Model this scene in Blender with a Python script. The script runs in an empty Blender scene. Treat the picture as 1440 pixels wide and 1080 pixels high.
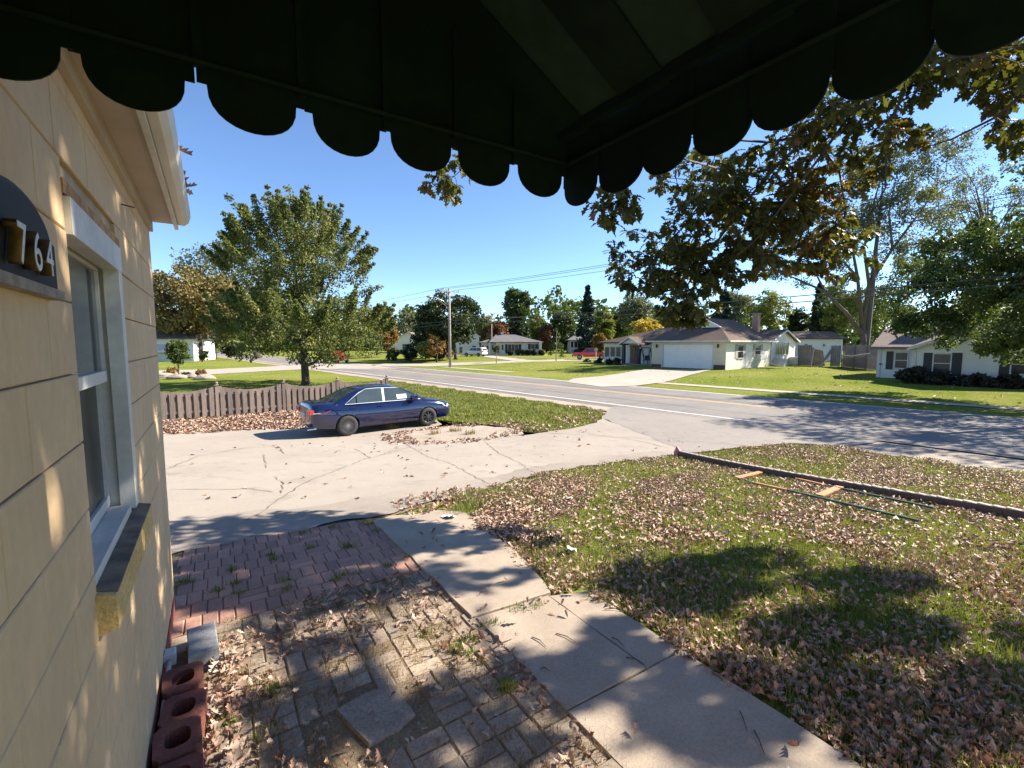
import bpy, bmesh, math, random
import numpy as np
from mathutils import Vector, Matrix
random.seed(7); RNG = np.random.default_rng(11)
S = bpy.context.scene
COL = S.collection
R = math.radians

# ------------------------------------------------------------------ camera, sky, sun, exposure
CAM_Z, F_PX, YAW, PITCH = 2.85, 640.0, R(33.3), math.atan(57 / 640)
cam = bpy.data.cameras.new('camera'); cam_o = bpy.data.objects.new('camera', cam); COL.objects.link(cam_o)
cam.sensor_width = 36; cam.lens = 36 * F_PX / 1440; cam.clip_start = 0.05; cam.clip_end = 3000
cam_o.location = (0, 0, CAM_Z); cam_o.rotation_euler = (math.pi / 2 - PITCH, 0, -YAW)
S.camera = cam_o

SUN_AZ, SUN_EL = R(107.0), R(35.0)          # azimuth clockwise from +Y
SUN = Vector((math.sin(SUN_AZ) * math.cos(SUN_EL), math.cos(SUN_AZ) * math.cos(SUN_EL), math.sin(SUN_EL)))
w = bpy.data.worlds.new('World'); S.world = w; w.use_nodes = True
nt = w.node_tree; nt.nodes.clear()
sky = nt.nodes.new('ShaderNodeTexSky'); sky.sky_type = 'NISHITA'; sky.sun_disc = False
sky.sun_elevation = SUN_EL; sky.sun_rotation = SUN_AZ; sky.air_density = 0.8; sky.dust_density = 0.0; sky.ozone_density = 4.8; sky.altitude = 500
bg = nt.nodes.new('ShaderNodeBackground'); bg.inputs[1].default_value = 0.088
wo = nt.nodes.new('ShaderNodeOutputWorld')
nt.links.new(sky.outputs[0], bg.inputs[0]); nt.links.new(bg.outputs[0], wo.inputs[0])
sl = bpy.data.lights.new('sun', 'SUN'); sl.energy = 5.0; sl.angle = R(0.53); sl.color = (1.0, 0.92, 0.78)
so = bpy.data.objects.new('sun', sl); COL.objects.link(so); so.location = (30, -5, 40)
so.rotation_euler = (-SUN).to_track_quat('-Z', 'Y').to_euler()
S.view_settings.view_transform = 'Standard'; S.view_settings.look = 'None'
S.view_settings.exposure = 1.58; S.view_settings.gamma = 1; S.view_settings.use_curve_mapping = False
S.render.engine = 'CYCLES'
S.cycles.max_bounces = 7; S.cycles.transparent_max_bounces = 12

# ------------------------------------------------------------------ survey: photograph pixel -> place in the world
cp, sp, cy, sy = math.cos(PITCH), math.sin(PITCH), math.cos(YAW), math.sin(YAW)
RDX, RDY = math.sin(R(-7.5)), math.cos(R(-7.5))      # along the road, away
QDX, QDY = RDY, -RDX                                  # across the road
def sstep(a, b, x):
    t = np.clip((x - a) / (b - a), 0, 1); return t * t * (3 - 2 * t)
def gz(x, y):
    q = x * QDX + y * QDY
    return 0.85 * (1 - sstep(2.5, 13, 0.7071 * (x + y))) + 0.35 * sstep(30, 42, q)
def ray(px, py):
    u = (px - 720) / F_PX; v = (py - 540) / F_PX
    dn = v * cp + sp; f = cp - v * sp
    return Vector((u * cy + f * sy, -u * sy + f * cy, -dn))
def gp(px, py):
    d = ray(px, py); t = 0.5
    while t < 500:
        p = d * t
        if CAM_Z + p.z <= gz(p.x, p.y): break
        t += 0.02 if t < 20 else 0.1
    return Vector((p.x, p.y, float(gz(p.x, p.y))))
def dp(px, py, D):
    d = ray(px, py); k = D / (d.x * sy + d.y * cy); return Vector((d.x * k, d.y * k, CAM_Z + d.z * k))
def pq(px, py, q):
    d = ray(px, py); k = q / (d.x * QDX + d.y * QDY); return Vector((d.x * k, d.y * k, CAM_Z + d.z * k))
def proj(p):
    lat = p[0] * cy - p[1] * sy; f0 = p[0] * sy + p[1] * cy; dz = p[2] - CAM_Z
    f = f0 * cp - dz * sp; up = f0 * sp + dz * cp
    return (720 + F_PX * lat / f, 540 - F_PX * up / f, f)
def road(q, r, z=0.0): return Vector((q * QDX + r * RDX, q * QDY + r * RDY, z))
def toqr(p): return (p[0] * QDX + p[1] * QDY, p[0] * RDX + p[1] * RDY)

# ------------------------------------------------------------------ materials
def new_mat(name):
    m = bpy.data.materials.new(name); m.use_nodes = True
    n = m.node_tree.nodes; b = n['Principled BSDF']; return m, m.node_tree, b
def c4(c): return (c[0], c[1], c[2], 1)
def mix(t, fac, a, b, blend='MIX'):
    n = t.nodes.new('ShaderNodeMix'); n.data_type = 'RGBA'; n.blend_type = blend
    for i, v in ((0, fac), (6, a), (7, b)):
        if hasattr(v, 'is_output') or hasattr(v, 'links'): t.links.new(v, n.inputs[i])
        else: n.inputs[i].default_value = v if i == 0 else (c4(v) if len(v) == 3 else v)
    return n.outputs[2]
def noise(t, scale, detail=4, rough=0.6, vec=None, dist=0):
    n = t.nodes.new('ShaderNodeTexNoise'); n.inputs['Scale'].default_value = scale; n.inputs['Detail'].default_value = detail
    n.inputs['Roughness'].default_value = rough; n.inputs['Distortion'].default_value = dist
    if vec is not None: t.links.new(vec, n.inputs['Vector'])
    return n.outputs['Fac']
def ramp(t, src, lo, hi):
    n = t.nodes.new('ShaderNodeMapRange'); n.inputs[1].default_value = lo; n.inputs[2].default_value = hi
    t.links.new(src, n.inputs[0]); return n.outputs[0]
def pos(t): return t.nodes.new('ShaderNodeNewGeometry').outputs['Position']
def stretch(t, v, sx, sy_, sz):
    n = t.nodes.new('ShaderNodeMapping'); n.inputs['Scale'].default_value = (sx, sy_, sz); t.links.new(v, n.inputs[0]); return n.outputs[0]
def bump(t, b, src, strength, dist):
    n = t.nodes.new('ShaderNodeBump'); n.inputs['Strength'].default_value = strength; n.inputs['Distance'].default_value = dist
    t.links.new(src, n.inputs['Height']); t.links.new(n.outputs[0], b.inputs['Normal'])
def M(name, col, rough=0.65, col2=None, scale=6, lo=0.35, hi=0.65, fine=None, fine_amt=0.25, bmp=0, bscale=60, bdist=0.004,
      metal=0, rnd=0.0, stretchv=None, spec=0.5, coat=0):
    m, t, b = new_mat(name); p = pos(t)
    if stretchv: p = stretch(t, p, *stretchv)
    c = c4(col)
    if col2 is not None:
        c = mix(t, ramp(t, noise(t, scale, 5, 0.62, p), lo, hi), col, col2)
    if fine:
        f = ramp(t, noise(t, fine, 3, 0.7, p), 0.3, 0.7)
        lum = mix(t, f, (1 - fine_amt,) * 3, (1 + fine_amt,) * 3)
        c = mix(t, 1.0, c, lum, 'MULTIPLY')
    if rnd:
        oi = t.nodes.new('ShaderNodeObjectInfo')
        c = mix(t, 1.0, c, mix(t, oi.outputs['Random'], (1 - rnd,) * 3, (1 + rnd, 1 + rnd * 0.9, 1 + rnd * 0.8)), 'MULTIPLY')
    if isinstance(c, tuple): b.inputs['Base Color'].default_value = c
    else: t.links.new(c, b.inputs['Base Color'])
    b.inputs['Roughness'].default_value = rough; b.inputs['Metallic'].default_value = metal
    b.inputs['Specular IOR Level'].default_value = spec; b.inputs['Coat Weight'].default_value = coat
    if bmp: bump(t, b, noise(t, bscale, 4, 0.7, p), bmp, bdist)
    return m
def leaf_mat(name, cols, trans=0.35, clump=0.5, rough=0.55, tcol=None, spec=0.3):
    """colour per leaf from a ramp, with slow clump drift; thin leaves let light through"""
    m, t, b = new_mat(name)
    g = t.nodes.new('ShaderNodeNewGeometry')
    r = t.nodes.new('ShaderNodeValToRGB'); r.color_ramp.interpolation = 'LINEAR'
    el = r.color_ramp.elements
    for i, c in enumerate(cols):
        pz = i / max(1, len(cols) - 1)
        if i < 2: e = el[i]; e.position = pz
        else: e = el.new(pz)
        e.color = c4(c)
    el[1].position = 1 / max(1, len(cols) - 1) if len(cols) > 1 else 1
    nz = ramp(t, noise(t, clump, 2, 0.5, g.outputs['Position']), 0.3, 0.7)
    a = t.nodes.new('ShaderNodeMath'); a.operation = 'MULTIPLY_ADD'
    t.links.new(nz, a.inputs[0]); a.inputs[1].default_value = 0.5
    h = t.nodes.new('ShaderNodeMath'); h.operation = 'MULTIPLY'; t.links.new(g.outputs['Random Per Island'], h.inputs[0]); h.inputs[1].default_value = 0.5
    t.links.new(h.outputs[0], a.inputs[2]); t.links.new(a.outputs[0], r.inputs[0])
    t.links.new(r.outputs[0], b.inputs['Base Color']); b.inputs['Roughness'].default_value = rough
    b.inputs['Specular IOR Level'].default_value = spec
    tr = t.nodes.new('ShaderNodeBsdfTranslucent')
    t.links.new(mix(t, 1.0, r.outputs[0], tcol or (1.5, 1.5, 0.7), 'MULTIPLY'), tr.inputs[0])
    ms = t.nodes.new('ShaderNodeMixShader'); ms.inputs[0].default_value = trans
    t.links.new(b.outputs[0], ms.inputs[1]); t.links.new(tr.outputs[0], ms.inputs[2])
    t.links.new(ms.outputs[0], t.nodes['Material Output'].inputs[0])
    return m
def glass_mat(name, tint, opac, rough=0.03):
    m, t, b = new_mat(name)
    b.inputs['Base Color'].default_value = c4(tint); b.inputs['Roughness'].default_value = rough; b.inputs['Specular IOR Level'].default_value = 0.8
    tr = t.nodes.new('ShaderNodeBsdfTransparent'); tr.inputs[0].default_value = (0.75, 0.8, 0.8, 1)
    ms = t.nodes.new('ShaderNodeMixShader'); ms.inputs[0].default_value = opac
    t.links.new(tr.outputs[0], ms.inputs[1]); t.links.new(b.outputs[0], ms.inputs[2])
    t.links.new(ms.outputs[0], t.nodes['Material Output'].inputs[0]); return m

# ------------------------------------------------------------------ mesh helpers
def tag(o, label=None, cat=None, group=None, kind=None):
    if label: o['label'] = label
    if cat: o['category'] = cat
    if group: o['group'] = group
    if kind: o['kind'] = kind
    return o
def empty(name, loc, label=None, cat=None, group=None, rz=0.0):
    o = bpy.data.objects.new(name, None); COL.objects.link(o); o.empty_display_size = 0.2
    o.location = loc; o.rotation_euler = (0, 0, rz); return tag(o, label, cat, group)
def link(name, me, parent=None, mats=None):
    if mats is not None:
        for m in (mats if isinstance(mats, (list, tuple)) else [mats]): me.materials.append(m)
    o = bpy.data.objects.new(name, me); COL.objects.link(o)
    if parent is not None: o.parent = parent
    return o
class MB:
    def __init__(s): s.v = []; s.f = []; s.mi = []; s.cur = 0
    def add(s, vs, fs):
        n = len(s.v); s.v += [tuple(p) for p in vs]; s.f += [tuple(i + n for i in f) for f in fs]; s.mi += [s.cur] * len(fs); return s
    def box(s, x0, x1, y0, y1, z0, z1, mtx=None):
        vs = [Vector((x, y, z)) for z in (z0, z1) for y in (y0, y1) for x in (x0, x1)]
        if mtx is not None: vs = [mtx @ p for p in vs]
        return s.add(vs, [(0, 2, 3, 1), (4, 5, 7, 6), (0, 1, 5, 4), (2, 6, 7, 3), (0, 4, 6, 2), (1, 3, 7, 5)])
    def cbox(s, x0, x1, y0, y1, z0, z1, ch, mtx=None):
        """box with its upper edges chamfered"""
        def ring(z, e): return [(x0 + e, y0 + e, z), (x1 - e, y0 + e, z), (x1 - e, y1 - e, z), (x0 + e, y1 - e, z)]
        vs = [Vector(p) for p in ring(z0, 0) + ring(z1 - ch, 0) + ring(z1, ch)]
        if mtx is not None: vs = [mtx @ p for p in vs]
        fs = [(3, 2, 1, 0), (8, 9, 10, 11)]
        for k in (0, 4):
            for i in range(4): j = (i + 1) % 4; fs.append((k + i, k + j, k + 4 + j, k + 4 + i))
        return s.add(vs, fs)
    def beam(s, a, b, w_, h_, up=(0, 0, 1)):
        a = Vector(a); b = Vector(b); d = (b - a); L = d.length; d.normalize(); u = Vector(up)
        x = d.cross(u)
        if x.length < 1e-4: x = d.cross(Vector((1, 0, 0)))
        x.normalize(); z = x.cross(d)
        m = Matrix(((x.x, d.x, z.x, a.x), (x.y, d.y, z.y, a.y), (x.z, d.z, z.z, a.z), (0, 0, 0, 1)))
        return s.box(-w_ / 2, w_ / 2, 0, L, -h_ / 2, h_ / 2, m)
    def tube(s, pts, rad, n=8, cap=True):
        pts = [Vector(p) for p in pts]
        if not isinstance(rad, (list, tuple)): rad = [rad] * len(pts)
        base = len(s.v); rings = []; ref = None
        for i, p in enumerate(pts):
            d = (pts[min(i + 1, len(pts) - 1)] - pts[max(i - 1, 0)]).normalized()
            if ref is None: ref = d.orthogonal().normalized()
            x = (ref - d * ref.dot(d)); x = x.normalized() if x.length > 1e-5 else d.orthogonal().normalized()
            ref = x; yv = d.cross(x)
            rings += [p + (x * math.cos(a) + yv * math.sin(a)) * rad[i] for a in [2 * math.pi * k / n for k in range(n)]]
        fs = []
        for i in range(len(pts) - 1):
            for k in range(n):
                j = (k + 1) % n; fs.append((i * n + k, i * n + j, (i + 1) * n + j, (i + 1) * n + k))
        if cap: fs.append(tuple(range(n - 1, -1, -1))); e = (len(pts) - 1) * n; fs.append(tuple(range(e, e + n)))
        return s.add(rings, fs)
    def lathe(s, prof, n=20, axis='z', c=(0, 0, 0)):
        vs = []
        for (r_, h) in prof:
            for k in range(n):
                a = 2 * math.pi * k / n; x, y = r_ * math.cos(a), r_ * math.sin(a)
                p = (x, y, h) if axis == 'z' else ((x, h, y) if axis == 'y' else (h, x, y))
                vs.append((p[0] + c[0], p[1] + c[1], p[2] + c[2]))
        fs = []
        for i in range(len(prof) - 1):
            for k in range(n):
                j = (k + 1) % n; fs.append((i * n + k, i * n + j, (i + 1) * n + j, (i + 1) * n + k))
        return s.add(vs, fs)
    def prism(s, poly, h0, h1, fn):
        """poly of (a, b) swept from h0 to h1; fn(a, b, h) -> xyz"""
        n = len(poly); vs = [fn(a, b, h0) for a, b in poly] + [fn(a, b, h1) for a, b in poly]
        fs = [tuple(range(n - 1, -1, -1)), tuple(range(n, 2 * n))] + [(i, (i + 1) % n, n + (i + 1) % n, n + i) for i in range(n)]
        return s.add(vs, fs)
    def build(s, name, mats, parent=None, smooth=False, loc=None):
        me = bpy.data.meshes.new(name)
        vs = s.v
        if loc is not None: vs = [(p[0] - loc[0], p[1] - loc[1], p[2] - loc[2]) for p in vs]
        me.from_pydata(vs, [], s.f)
        if any(s.mi): me.polygons.foreach_set('material_index', s.mi)
        bm = bmesh.new(); bm.from_mesh(me); bmesh.ops.recalc_face_normals(bm, faces=bm.faces); bm.to_mesh(me); bm.free()
        if smooth: me.polygons.foreach_set('use_smooth', [True] * len(me.polygons))
        o = link(name, me, parent, mats)
        if loc is not None and parent is None: o.location = loc
        return o
def npmesh(name, V, Fc, mats, parent=None, kind=None, mi=None):
    me = bpy.data.meshes.new(name); nv, (nf, k) = len(V), Fc.shape
    me.vertices.add(nv); me.vertices.foreach_set('co', np.ascontiguousarray(V, np.float32).ravel())
    me.loops.add(nf * k); me.loops.foreach_set('vertex_index', np.ascontiguousarray(Fc, np.int32).ravel())
    me.polygons.add(nf); me.polygons.foreach_set('loop_start', np.arange(0, nf * k, k, dtype=np.int32))
    if mi is not None: me.polygons.foreach_set('material_index', np.ascontiguousarray(mi, np.int32))
    me.update(calc_edges=True); o = link(name, me, parent, mats)
    if kind: o['kind'] = kind
    return o
def rot_from(dirs, ups):
    """matrices whose x axis is dirs and z axis near ups"""
    x = dirs / np.linalg.norm(dirs, axis=1, keepdims=True)
    yv = np.cross(ups, x); yv /= np.linalg.norm(yv, axis=1, keepdims=True) + 1e-9
    z = np.cross(x, yv); return np.stack([x, yv, z], axis=2)
def scatter(T, TF, C, Rm, size):
    """copies of template verts T (k,3) / tris TF at centres C with rotations Rm and sizes (n,) or (n,3)"""
    size = np.asarray(size)
    if size.ndim == 1: size = size[:, None].repeat(3, 1)
    n, k = len(C), T.shape[-2]
    TT = T[None] * size[:, None, :] if T.ndim == 2 else T * size[:, None, :]
    V = np.einsum('nij,nkj->nki', Rm, TT) + C[:, None, :]
    Fc = TF[None] + (np.arange(n) * k)[:, None, None]
    return V.reshape(-1, 3), Fc.reshape(-1, TF.shape[1])
def rand_dirs(n):
    d = RNG.normal(size=(n, 3)); return d / np.linalg.norm(d, axis=1, keepdims=True)
# lobed oak leaf: midrib plus outline, folded and drooping
_mid = [0, .12, .26, .36, .50, .60, .74, .84, 1.0]; _out = [.02, .06, .23, .09, .34, .13, .32, .14, 0.03]
def oak_leaf(curl=0.25, fold=0.25):
    V = []
    for x, h in zip(_mid, _out):
        V += [(x, 0, -curl * x * x), (x + .05, h, -curl * x * x + fold * h), (x + .05, -h, -curl * x * x + fold * h)]
    Fc = []
    for i in range(len(_mid) - 1):
        a, b = 3 * i, 3 * i + 3
        Fc += [(a, b, b + 1), (a, b + 1, a + 1), (a, b + 2, b), (a, a + 2, b + 2)]
    return np.array(V, float), np.array(Fc)
# simple leaf: six-sided, slightly folded
SL = np.array([(0, 0, 0), (.3, .28, .06), (.75, .25, .05), (1, 0, -.08), (.75, -.25, .05), (.3, -.28, .06)], float)
SLF = np.array([(0, 3, 2), (0, 2, 1), (0, 5, 4), (0, 4, 3)])
QL = np.array([(0, 0, 0), (.5, .36, .08), (1, 0, -.1), (.5, -.36, .08)], float); QLF = np.array([(0, 2, 1), (0, 3, 2)])
# ------------------------------------------------------------------ ground, roads and paved sheets
def mat_lawn():
    m, t, b = new_mat('lawn'); p = pos(t)
    c = mix(t, ramp(t, noise(t, 0.35, 4, 0.6, p), .35, .65), (.15, .195, .032), (.20, .235, .055))
    c = mix(t, ramp(t, noise(t, 6, 6, 0.7, p), .3, .7), c, (.11, .14, .025))
    c = mix(t, ramp(t, noise(t, 1.1, 5, 0.7, p), .56, .72), c, (.25, .215, .09))
    c = mix(t, ramp(t, noise(t, .13, 3, .6, p), .4, .62), c, mix(t, .5, c, (.26, .24, .08)))
    md = noise(t, 7, 4, .75, p); c = mix(t, 1.0, c, mix(t, ramp(t, md, .3, .7), (.62,) * 3, (1.38,) * 3), 'MULTIPLY')
    fn = noise(t, 45, 5, 0.8, p)
    c = mix(t, 1.0, c, mix(t, ramp(t, fn, .3, .7), (.55,) * 3, (1.4,) * 3), 'MULTIPLY')
    t.links.new(c, b.inputs['Base Color']); b.inputs['Roughness'].default_value = .85; b.inputs['Specular IOR Level'].default_value = .0
    bump(t, b, fn, .8, .05); return m
def mat_asphalt(name, col, col2, dark, warm=False):
    m, t, b = new_mat(name); p = pos(t)
    c = mix(t, ramp(t, noise(t, .5, 5, .65, p), .35, .65), col, col2)
    c = mix(t, ramp(t, noise(t, 2.2, 6, .7, p, .4), .55, .75), c, dark)
    c = mix(t, ramp(t, noise(t, .9, 3, .5, p, 1.2), .60, .72), c, mix(t, .35, c, dark)); c = mix(t, ramp(t, noise(t, 11, 5, .75, p), .62, .74), c, dark)
    st = noise(t, 150, 3, .8, p)
    c = mix(t, 1.0, c, mix(t, ramp(t, st, .3, .7), (.72,) * 3, (1.25,) * 3), 'MULTIPLY')
    t.links.new(c, b.inputs['Base Color']); b.inputs['Roughness'].default_value = .9; b.inputs['Specular IOR Level'].default_value = .2
    bump(t, b, st, .6, .006); return m
ML = mat_lawn()
M_ROAD = mat_asphalt('road_asphalt', (.18, .165, .155), (.225, .205, .192), (.15, .137, .128))
M_DRIVE = mat_asphalt('old_driveway', (.335, .288, .245), (.295, .254, .216), (.215, .185, .16))
M_DRIVE_EDGE = mat_asphalt('shaded_asphalt_edge', (.24, .205, .175), (.30, .255, .215), (.19, .165, .145))  # shade along the near driveway edge is put into this colour
M_GRAVEL = mat_asphalt('gravel', (.38, .315, .255), (.30, .245, .20), (.19, .155, .13))
M_CONC = M('concrete_slab', (.345, .275, .21), .85, (.27, .215, .165), 2.5, fine=90, fine_amt=.2, bmp=.4, bscale=140)
M_WALK = M('far_concrete', (.38, .325, .27), .85, (.32, .275, .225), .6, fine=20, fine_amt=.1)
M_SOIL = M('patio_soil', (.14, .095, .06), .95, (.22, .165, .10), 7, fine=60, fine_amt=.4, bmp=.8, bscale=80, bdist=.01)
M_WHITE_LINE = M('white_line_paint', (.72, .70, .68), .7, (.42, .40, .39), 3, .55, .75)
M_YELLOW_LINE = M('yellow_line_paint', (.62, .40, .15), .7, (.42, .33, .24), 2, .45, .7)
M_TAR = M('crack_filler', (.13, .10, .08), .95, (.22, .175, .14), 6)

def build_ground():
    xs = np.concatenate([np.linspace(-700, -20, 18)[:-1], np.arange(-20, 62, .75), np.linspace(62, 900, 24)])
    ys = np.concatenate([np.linspace(-500, -14, 14)[:-1], np.arange(-14, 60, .75), np.arange(60, 170, 3.), np.linspace(170, 1200, 24)])
    X, Y = np.meshgrid(xs, ys); Z = gz(X, Y)
    V = np.stack([X, Y, Z], -1).reshape(-1, 3); nx = len(xs)
    i = np.arange(len(ys) - 1)[:, None] * nx + np.arange(nx - 1)[None]
    Fc = np.stack([i, i + 1, i + 1 + nx, i + nx], -1).reshape(-1, 4)
    o = npmesh('ground', V, Fc, ML); o['kind'] = 'structure'; o['label'] = 'grass covered ground of the yards'
    o.data.polygons.foreach_set('use_smooth', [True] * len(o.data.polygons)); return o
ground = build_ground()
def ragged(poly, amp=.05, step=.35, closed=True):
    out = []
    n = len(poly)
    for i in range(n if closed else n - 1):
        a = Vector((poly[i][0], poly[i][1])); b = Vector((poly[(i + 1) % n][0], poly[(i + 1) % n][1])); L = (b - a).length
        k = max(1, int(L / step)); nrm = Vector((-(b - a).y, (b - a).x)).normalized()
        for j in range(k):
            p = a.lerp(b, j / k); off = random.uniform(-amp, amp) if j else 0
            out.append((p.x + nrm.x * off, p.y + nrm.y * off))
    return out
def drape(name, poly, off, mat, cell=.75, parent=None, kind='structure'):
    bm = bmesh.new(); vs = [bm.verts.new((p[0], p[1], 0)) for p in poly]; f = bm.faces.new(vs)
    bmesh.ops.triangulate(bm, faces=bm.faces[:])
    for ax in (0, 1):
        lo, hi = min(p[ax] for p in poly), max(p[ax] for p in poly)
        no = (1, 0, 0) if ax == 0 else (0, 1, 0); c = math.floor(lo / cell) * cell + cell
        while c < hi:
            g = bm.verts[:] + bm.edges[:] + bm.faces[:]
            bmesh.ops.bisect_plane(bm, geom=g, plane_co=(c, 0, 0) if ax == 0 else (0, c, 0), plane_no=no); c += cell
    for v in bm.verts: v.co.z = float(gz(v.co.x, v.co.y)) + off
    bmesh.ops.recalc_face_normals(bm, faces=bm.faces)
    for f in bm.faces:
        if f.normal.z < 0: f.normal_flip()
    me = bpy.data.meshes.new(name); bm.to_mesh(me); bm.free()
    o = link(name, me, parent, mat)
    if kind and parent is None: o['kind'] = kind
    return o
def xy(v): return (v.x, v.y)
def PX(*pts): return [xy(gp(*p)) for p in pts]
def strip(q0, q1, r0, r1): return [xy(road(q0, r0)), xy(road(q1, r0)), xy(road(q1, r1)), xy(road(q0, r1))]

# gravel shoulders, main road, lines
drape('gravel_shoulder', ragged(strip(14.7, 17.2, -14, 9.2), .18, .6), .010, M_GRAVEL)
sh2 = drape('gravel_shoulder', ragged(strip(15.5, 17.2, 9.0, 200), .15, .9), .010, M_GRAVEL, 4)
road_o = drape('road', strip(16.6, 25.9, -40, 600), .022, M_ROAD, 12); road_o['label'] = 'two lane asphalt road passing the yards'
def line(name, q0, q1, r0, r1, m, off=.028): return drape(name, strip(q0, q1, r0, r1), off, m, 12, road_o)
line('edge_line', 17.30, 17.44, -40, 160, M_WHITE_LINE); line('edge_line', 25.55, 25.68, -40, 160, M_WHITE_LINE)
line('centre_line', 21.62, 21.74, -40, 160, M_YELLOW_LINE); line('centre_line', 21.92, 22.04, -40, 160, M_YELLOW_LINE)
# tar snakes and old patch seams on the road
for k, (q, r0, r1) in enumerate([(17.0, -20, 80), (19.4, 10, 60), (24.2, 5, 50)]):
    pts = [road(q + random.uniform(-.05, .05), r0 + (r1 - r0) * i / 40) for i in range(41)]
    poly = [xy(p) for p in pts] + [xy(p + Vector((.045 if q != 17.0 else .10, 0, 0))) for p in reversed(pts)]
    drape('tar_seam', poly, .0255, M_TAR, 12, road_o)
for r in (3.0, 12.5, 20.0, 31.0, 47.0):
    a = [road(17.6 + 8 * i / 12, r + random.uniform(-.2, .2)) for i in range(13)]
    drape('tar_seam', [xy(p) for p in a] + [xy(p + Vector((0, .05, 0))) for p in reversed(a)], .0262, M_TAR, 12, road_o)
# side street right of the pole, far walk, neighbours' drives
side_street = drape('side_street', PX((520, 514.5), (600, 515.5), (640, 514), (700, 511.5), (780, 508.5), (850, 506.4), (850, 504.2), (780, 505.8), (700, 508.6), (600, 511.5), (540, 511.8)), .03, M_WALK, 3)
drape('sidewalk', strip(28.9, 30.0, -14, 22.6), .03, M_WALK, 1.5)
drape('sidewalk', strip(28.9, 30.0, 34, 47), .03, M_WALK, 1.5)
drape('garage_drive', PX((906, 520.2), (1001, 520.8), (962, 530.5), (934, 538), (893, 543.5), (846, 545), (796, 538), (806, 533), (846, 529.5)), .045, M_WALK, 1.0)
drape('pale_drive', PX((676, 501.5), (692, 500.5), (742, 506.2), (772, 507.8), (728, 508.8), (700, 505)), .05, M_WALK, 3)
drape('neighbour_street', PX((205, 531.5), (300, 526.6), (370, 522.6), (440, 519), (520, 519.5), (560, 519), (520, 513), (450, 511.5), (405, 514.5), (300, 519.6), (205, 521.5)), .03, M_WALK, 3)
# our driveway: pale worn slab, its near edge darkened by painted shade, gravel patch, cracks
DRIVE_NEAR = [(-9, 5.15), (-.45, 5.28), (1.45, 5.42), (2.05, 5.62), (2.86, 5.9), (4.0, 6.4), (5.3, 7.0), (7.4, 7.3), (9.7, 7.2), (12.0, 6.8), (13.6, 6.3), (14.6, 5.2)]
DRIVE_FAR = [(15.2, 14.45), (14.2, 14.0), (13.0, 13.0), (11.4, 11.8), (9.7, 11.4), (8.2, 11.35), (6.7, 11.7), (5.2, 12.0), (4.3, 12.4), (4.2, 13.2), (5.2, 13.9), (6.6, 14.5), (6.9, 15.6), (5.8, 16.4), (2.4, 16.75), (-1.4, 17.6), (-9, 17.9)]
drive_poly = ragged(DRIVE_NEAR, .05, .3, False) + [(16.49, 5.0)] + [(15.25, 14.5)] + ragged(DRIVE_FAR, .06, .35, False)
driveway = drape('driveway', drive_poly, .030, M_DRIVE, .6); driveway['label'] = 'wide pale cracked driveway'
edge_poly = [(-9, 5.1), (-.45, 5.22), (1.45, 5.36), (2.05, 5.56), (2.9, 5.85), (4.0, 6.33), (5.3, 6.95), (7.4, 7.24), (9.7, 7.13), (9.7, 7.7), (7.6, 8.0), (5.6, 7.6), (4.3, 7.0), (3.0, 6.6), (2.1, 6.5), (1.2, 6.2), (.2, 6.35), (-1.0, 6.1), (-9, 6.4)]
drape('shaded_edge', ragged(edge_poly, .10, .22), .034, M_DRIVE_EDGE, .6, driveway)
drape('apron', ragged([(10.2, 7.15), (13.6, 6.35), (14.65, 5.2), (16.47, 5.0), (15.22, 14.45), (14.2, 14.0), (13.0, 13.0), (12.2, 12.3)], .08, .4), .034, mat_asphalt('apron_asphalt', (.265, .235, .21), (.23, .205, .185), (.18, .16, .145)), .75, driveway)
drape('gravel_patch', ragged([(4.35, 12.3), (5.3, 11.95), (6.8, 11.6), (8.0, 11.5), (8.4, 12.3), (7.6, 13.6), (6.4, 14.1), (5.2, 13.8)], .12, .3), .036, M_GRAVEL, .75)
def Z3(pts): return [(200 + x / 3, 520 + y / 3) for x, y in pts]
CRACKS = [Z3([(440, 650), (520, 600), (600, 545), (690, 485), (800, 440), (960, 375), (900, 340)]), Z3([(1080, 335), (1010, 365), (960, 380)]),
          Z3([(1120, 322), (1150, 340), (1210, 375), (1300, 400), (1380, 445), (1440, 480)]) + [(690, 684)], [(683, 623), (705, 641), (730, 652), (748, 666)],
          Z3([(100, 430), (180, 395), (240, 370), (440, 335)]), Z3([(490, 320), (580, 335), (605, 360)]), Z3([(515, 365), (525, 420)]),
          Z3([(110, 515), (350, 515), (450, 512), (550, 525)]), Z3([(560, 460), (600, 490), (590, 530)]), [(820, 610), (900, 622), (940, 632)], [(730, 655), (770, 662)],
          Z3([(1010, 365), (1130, 330)]), [(705, 607), (800, 612), (960, 622), (1050, 628)]]
for cr in CRACKS:
    pts = [gp(*p) for p in cr]; dense = []
    for a, b in zip(pts, pts[1:]):
        k = max(2, int((b - a).length / .12))
        dense += [a.lerp(b, i / k) + Vector((random.uniform(-.03, .03), random.uniform(-.03, .03), 0)) for i in range(k)]
    dense.append(pts[-1]); L, Rr = [], []
    for i, p in enumerate(dense):
        d = dense[min(i + 1, len(dense) - 1)] - dense[max(i - 1, 0)]; nrm = Vector((-d.y, d.x, 0)).normalized(); wd = random.uniform(.002, .008) * (1 + p.length / 26)
        L.append(p + nrm * wd); Rr.append(p - nrm * wd)
    m = MB()
    for i in range(len(dense) - 1):
        m.add([Vector((v.x, v.y, float(gz(v.x, v.y)) + .040)) for v in (L[i], L[i + 1], Rr[i + 1], Rr[i])], [(0, 1, 2, 3)])
    m.build('crack', M_TAR, driveway)

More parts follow.
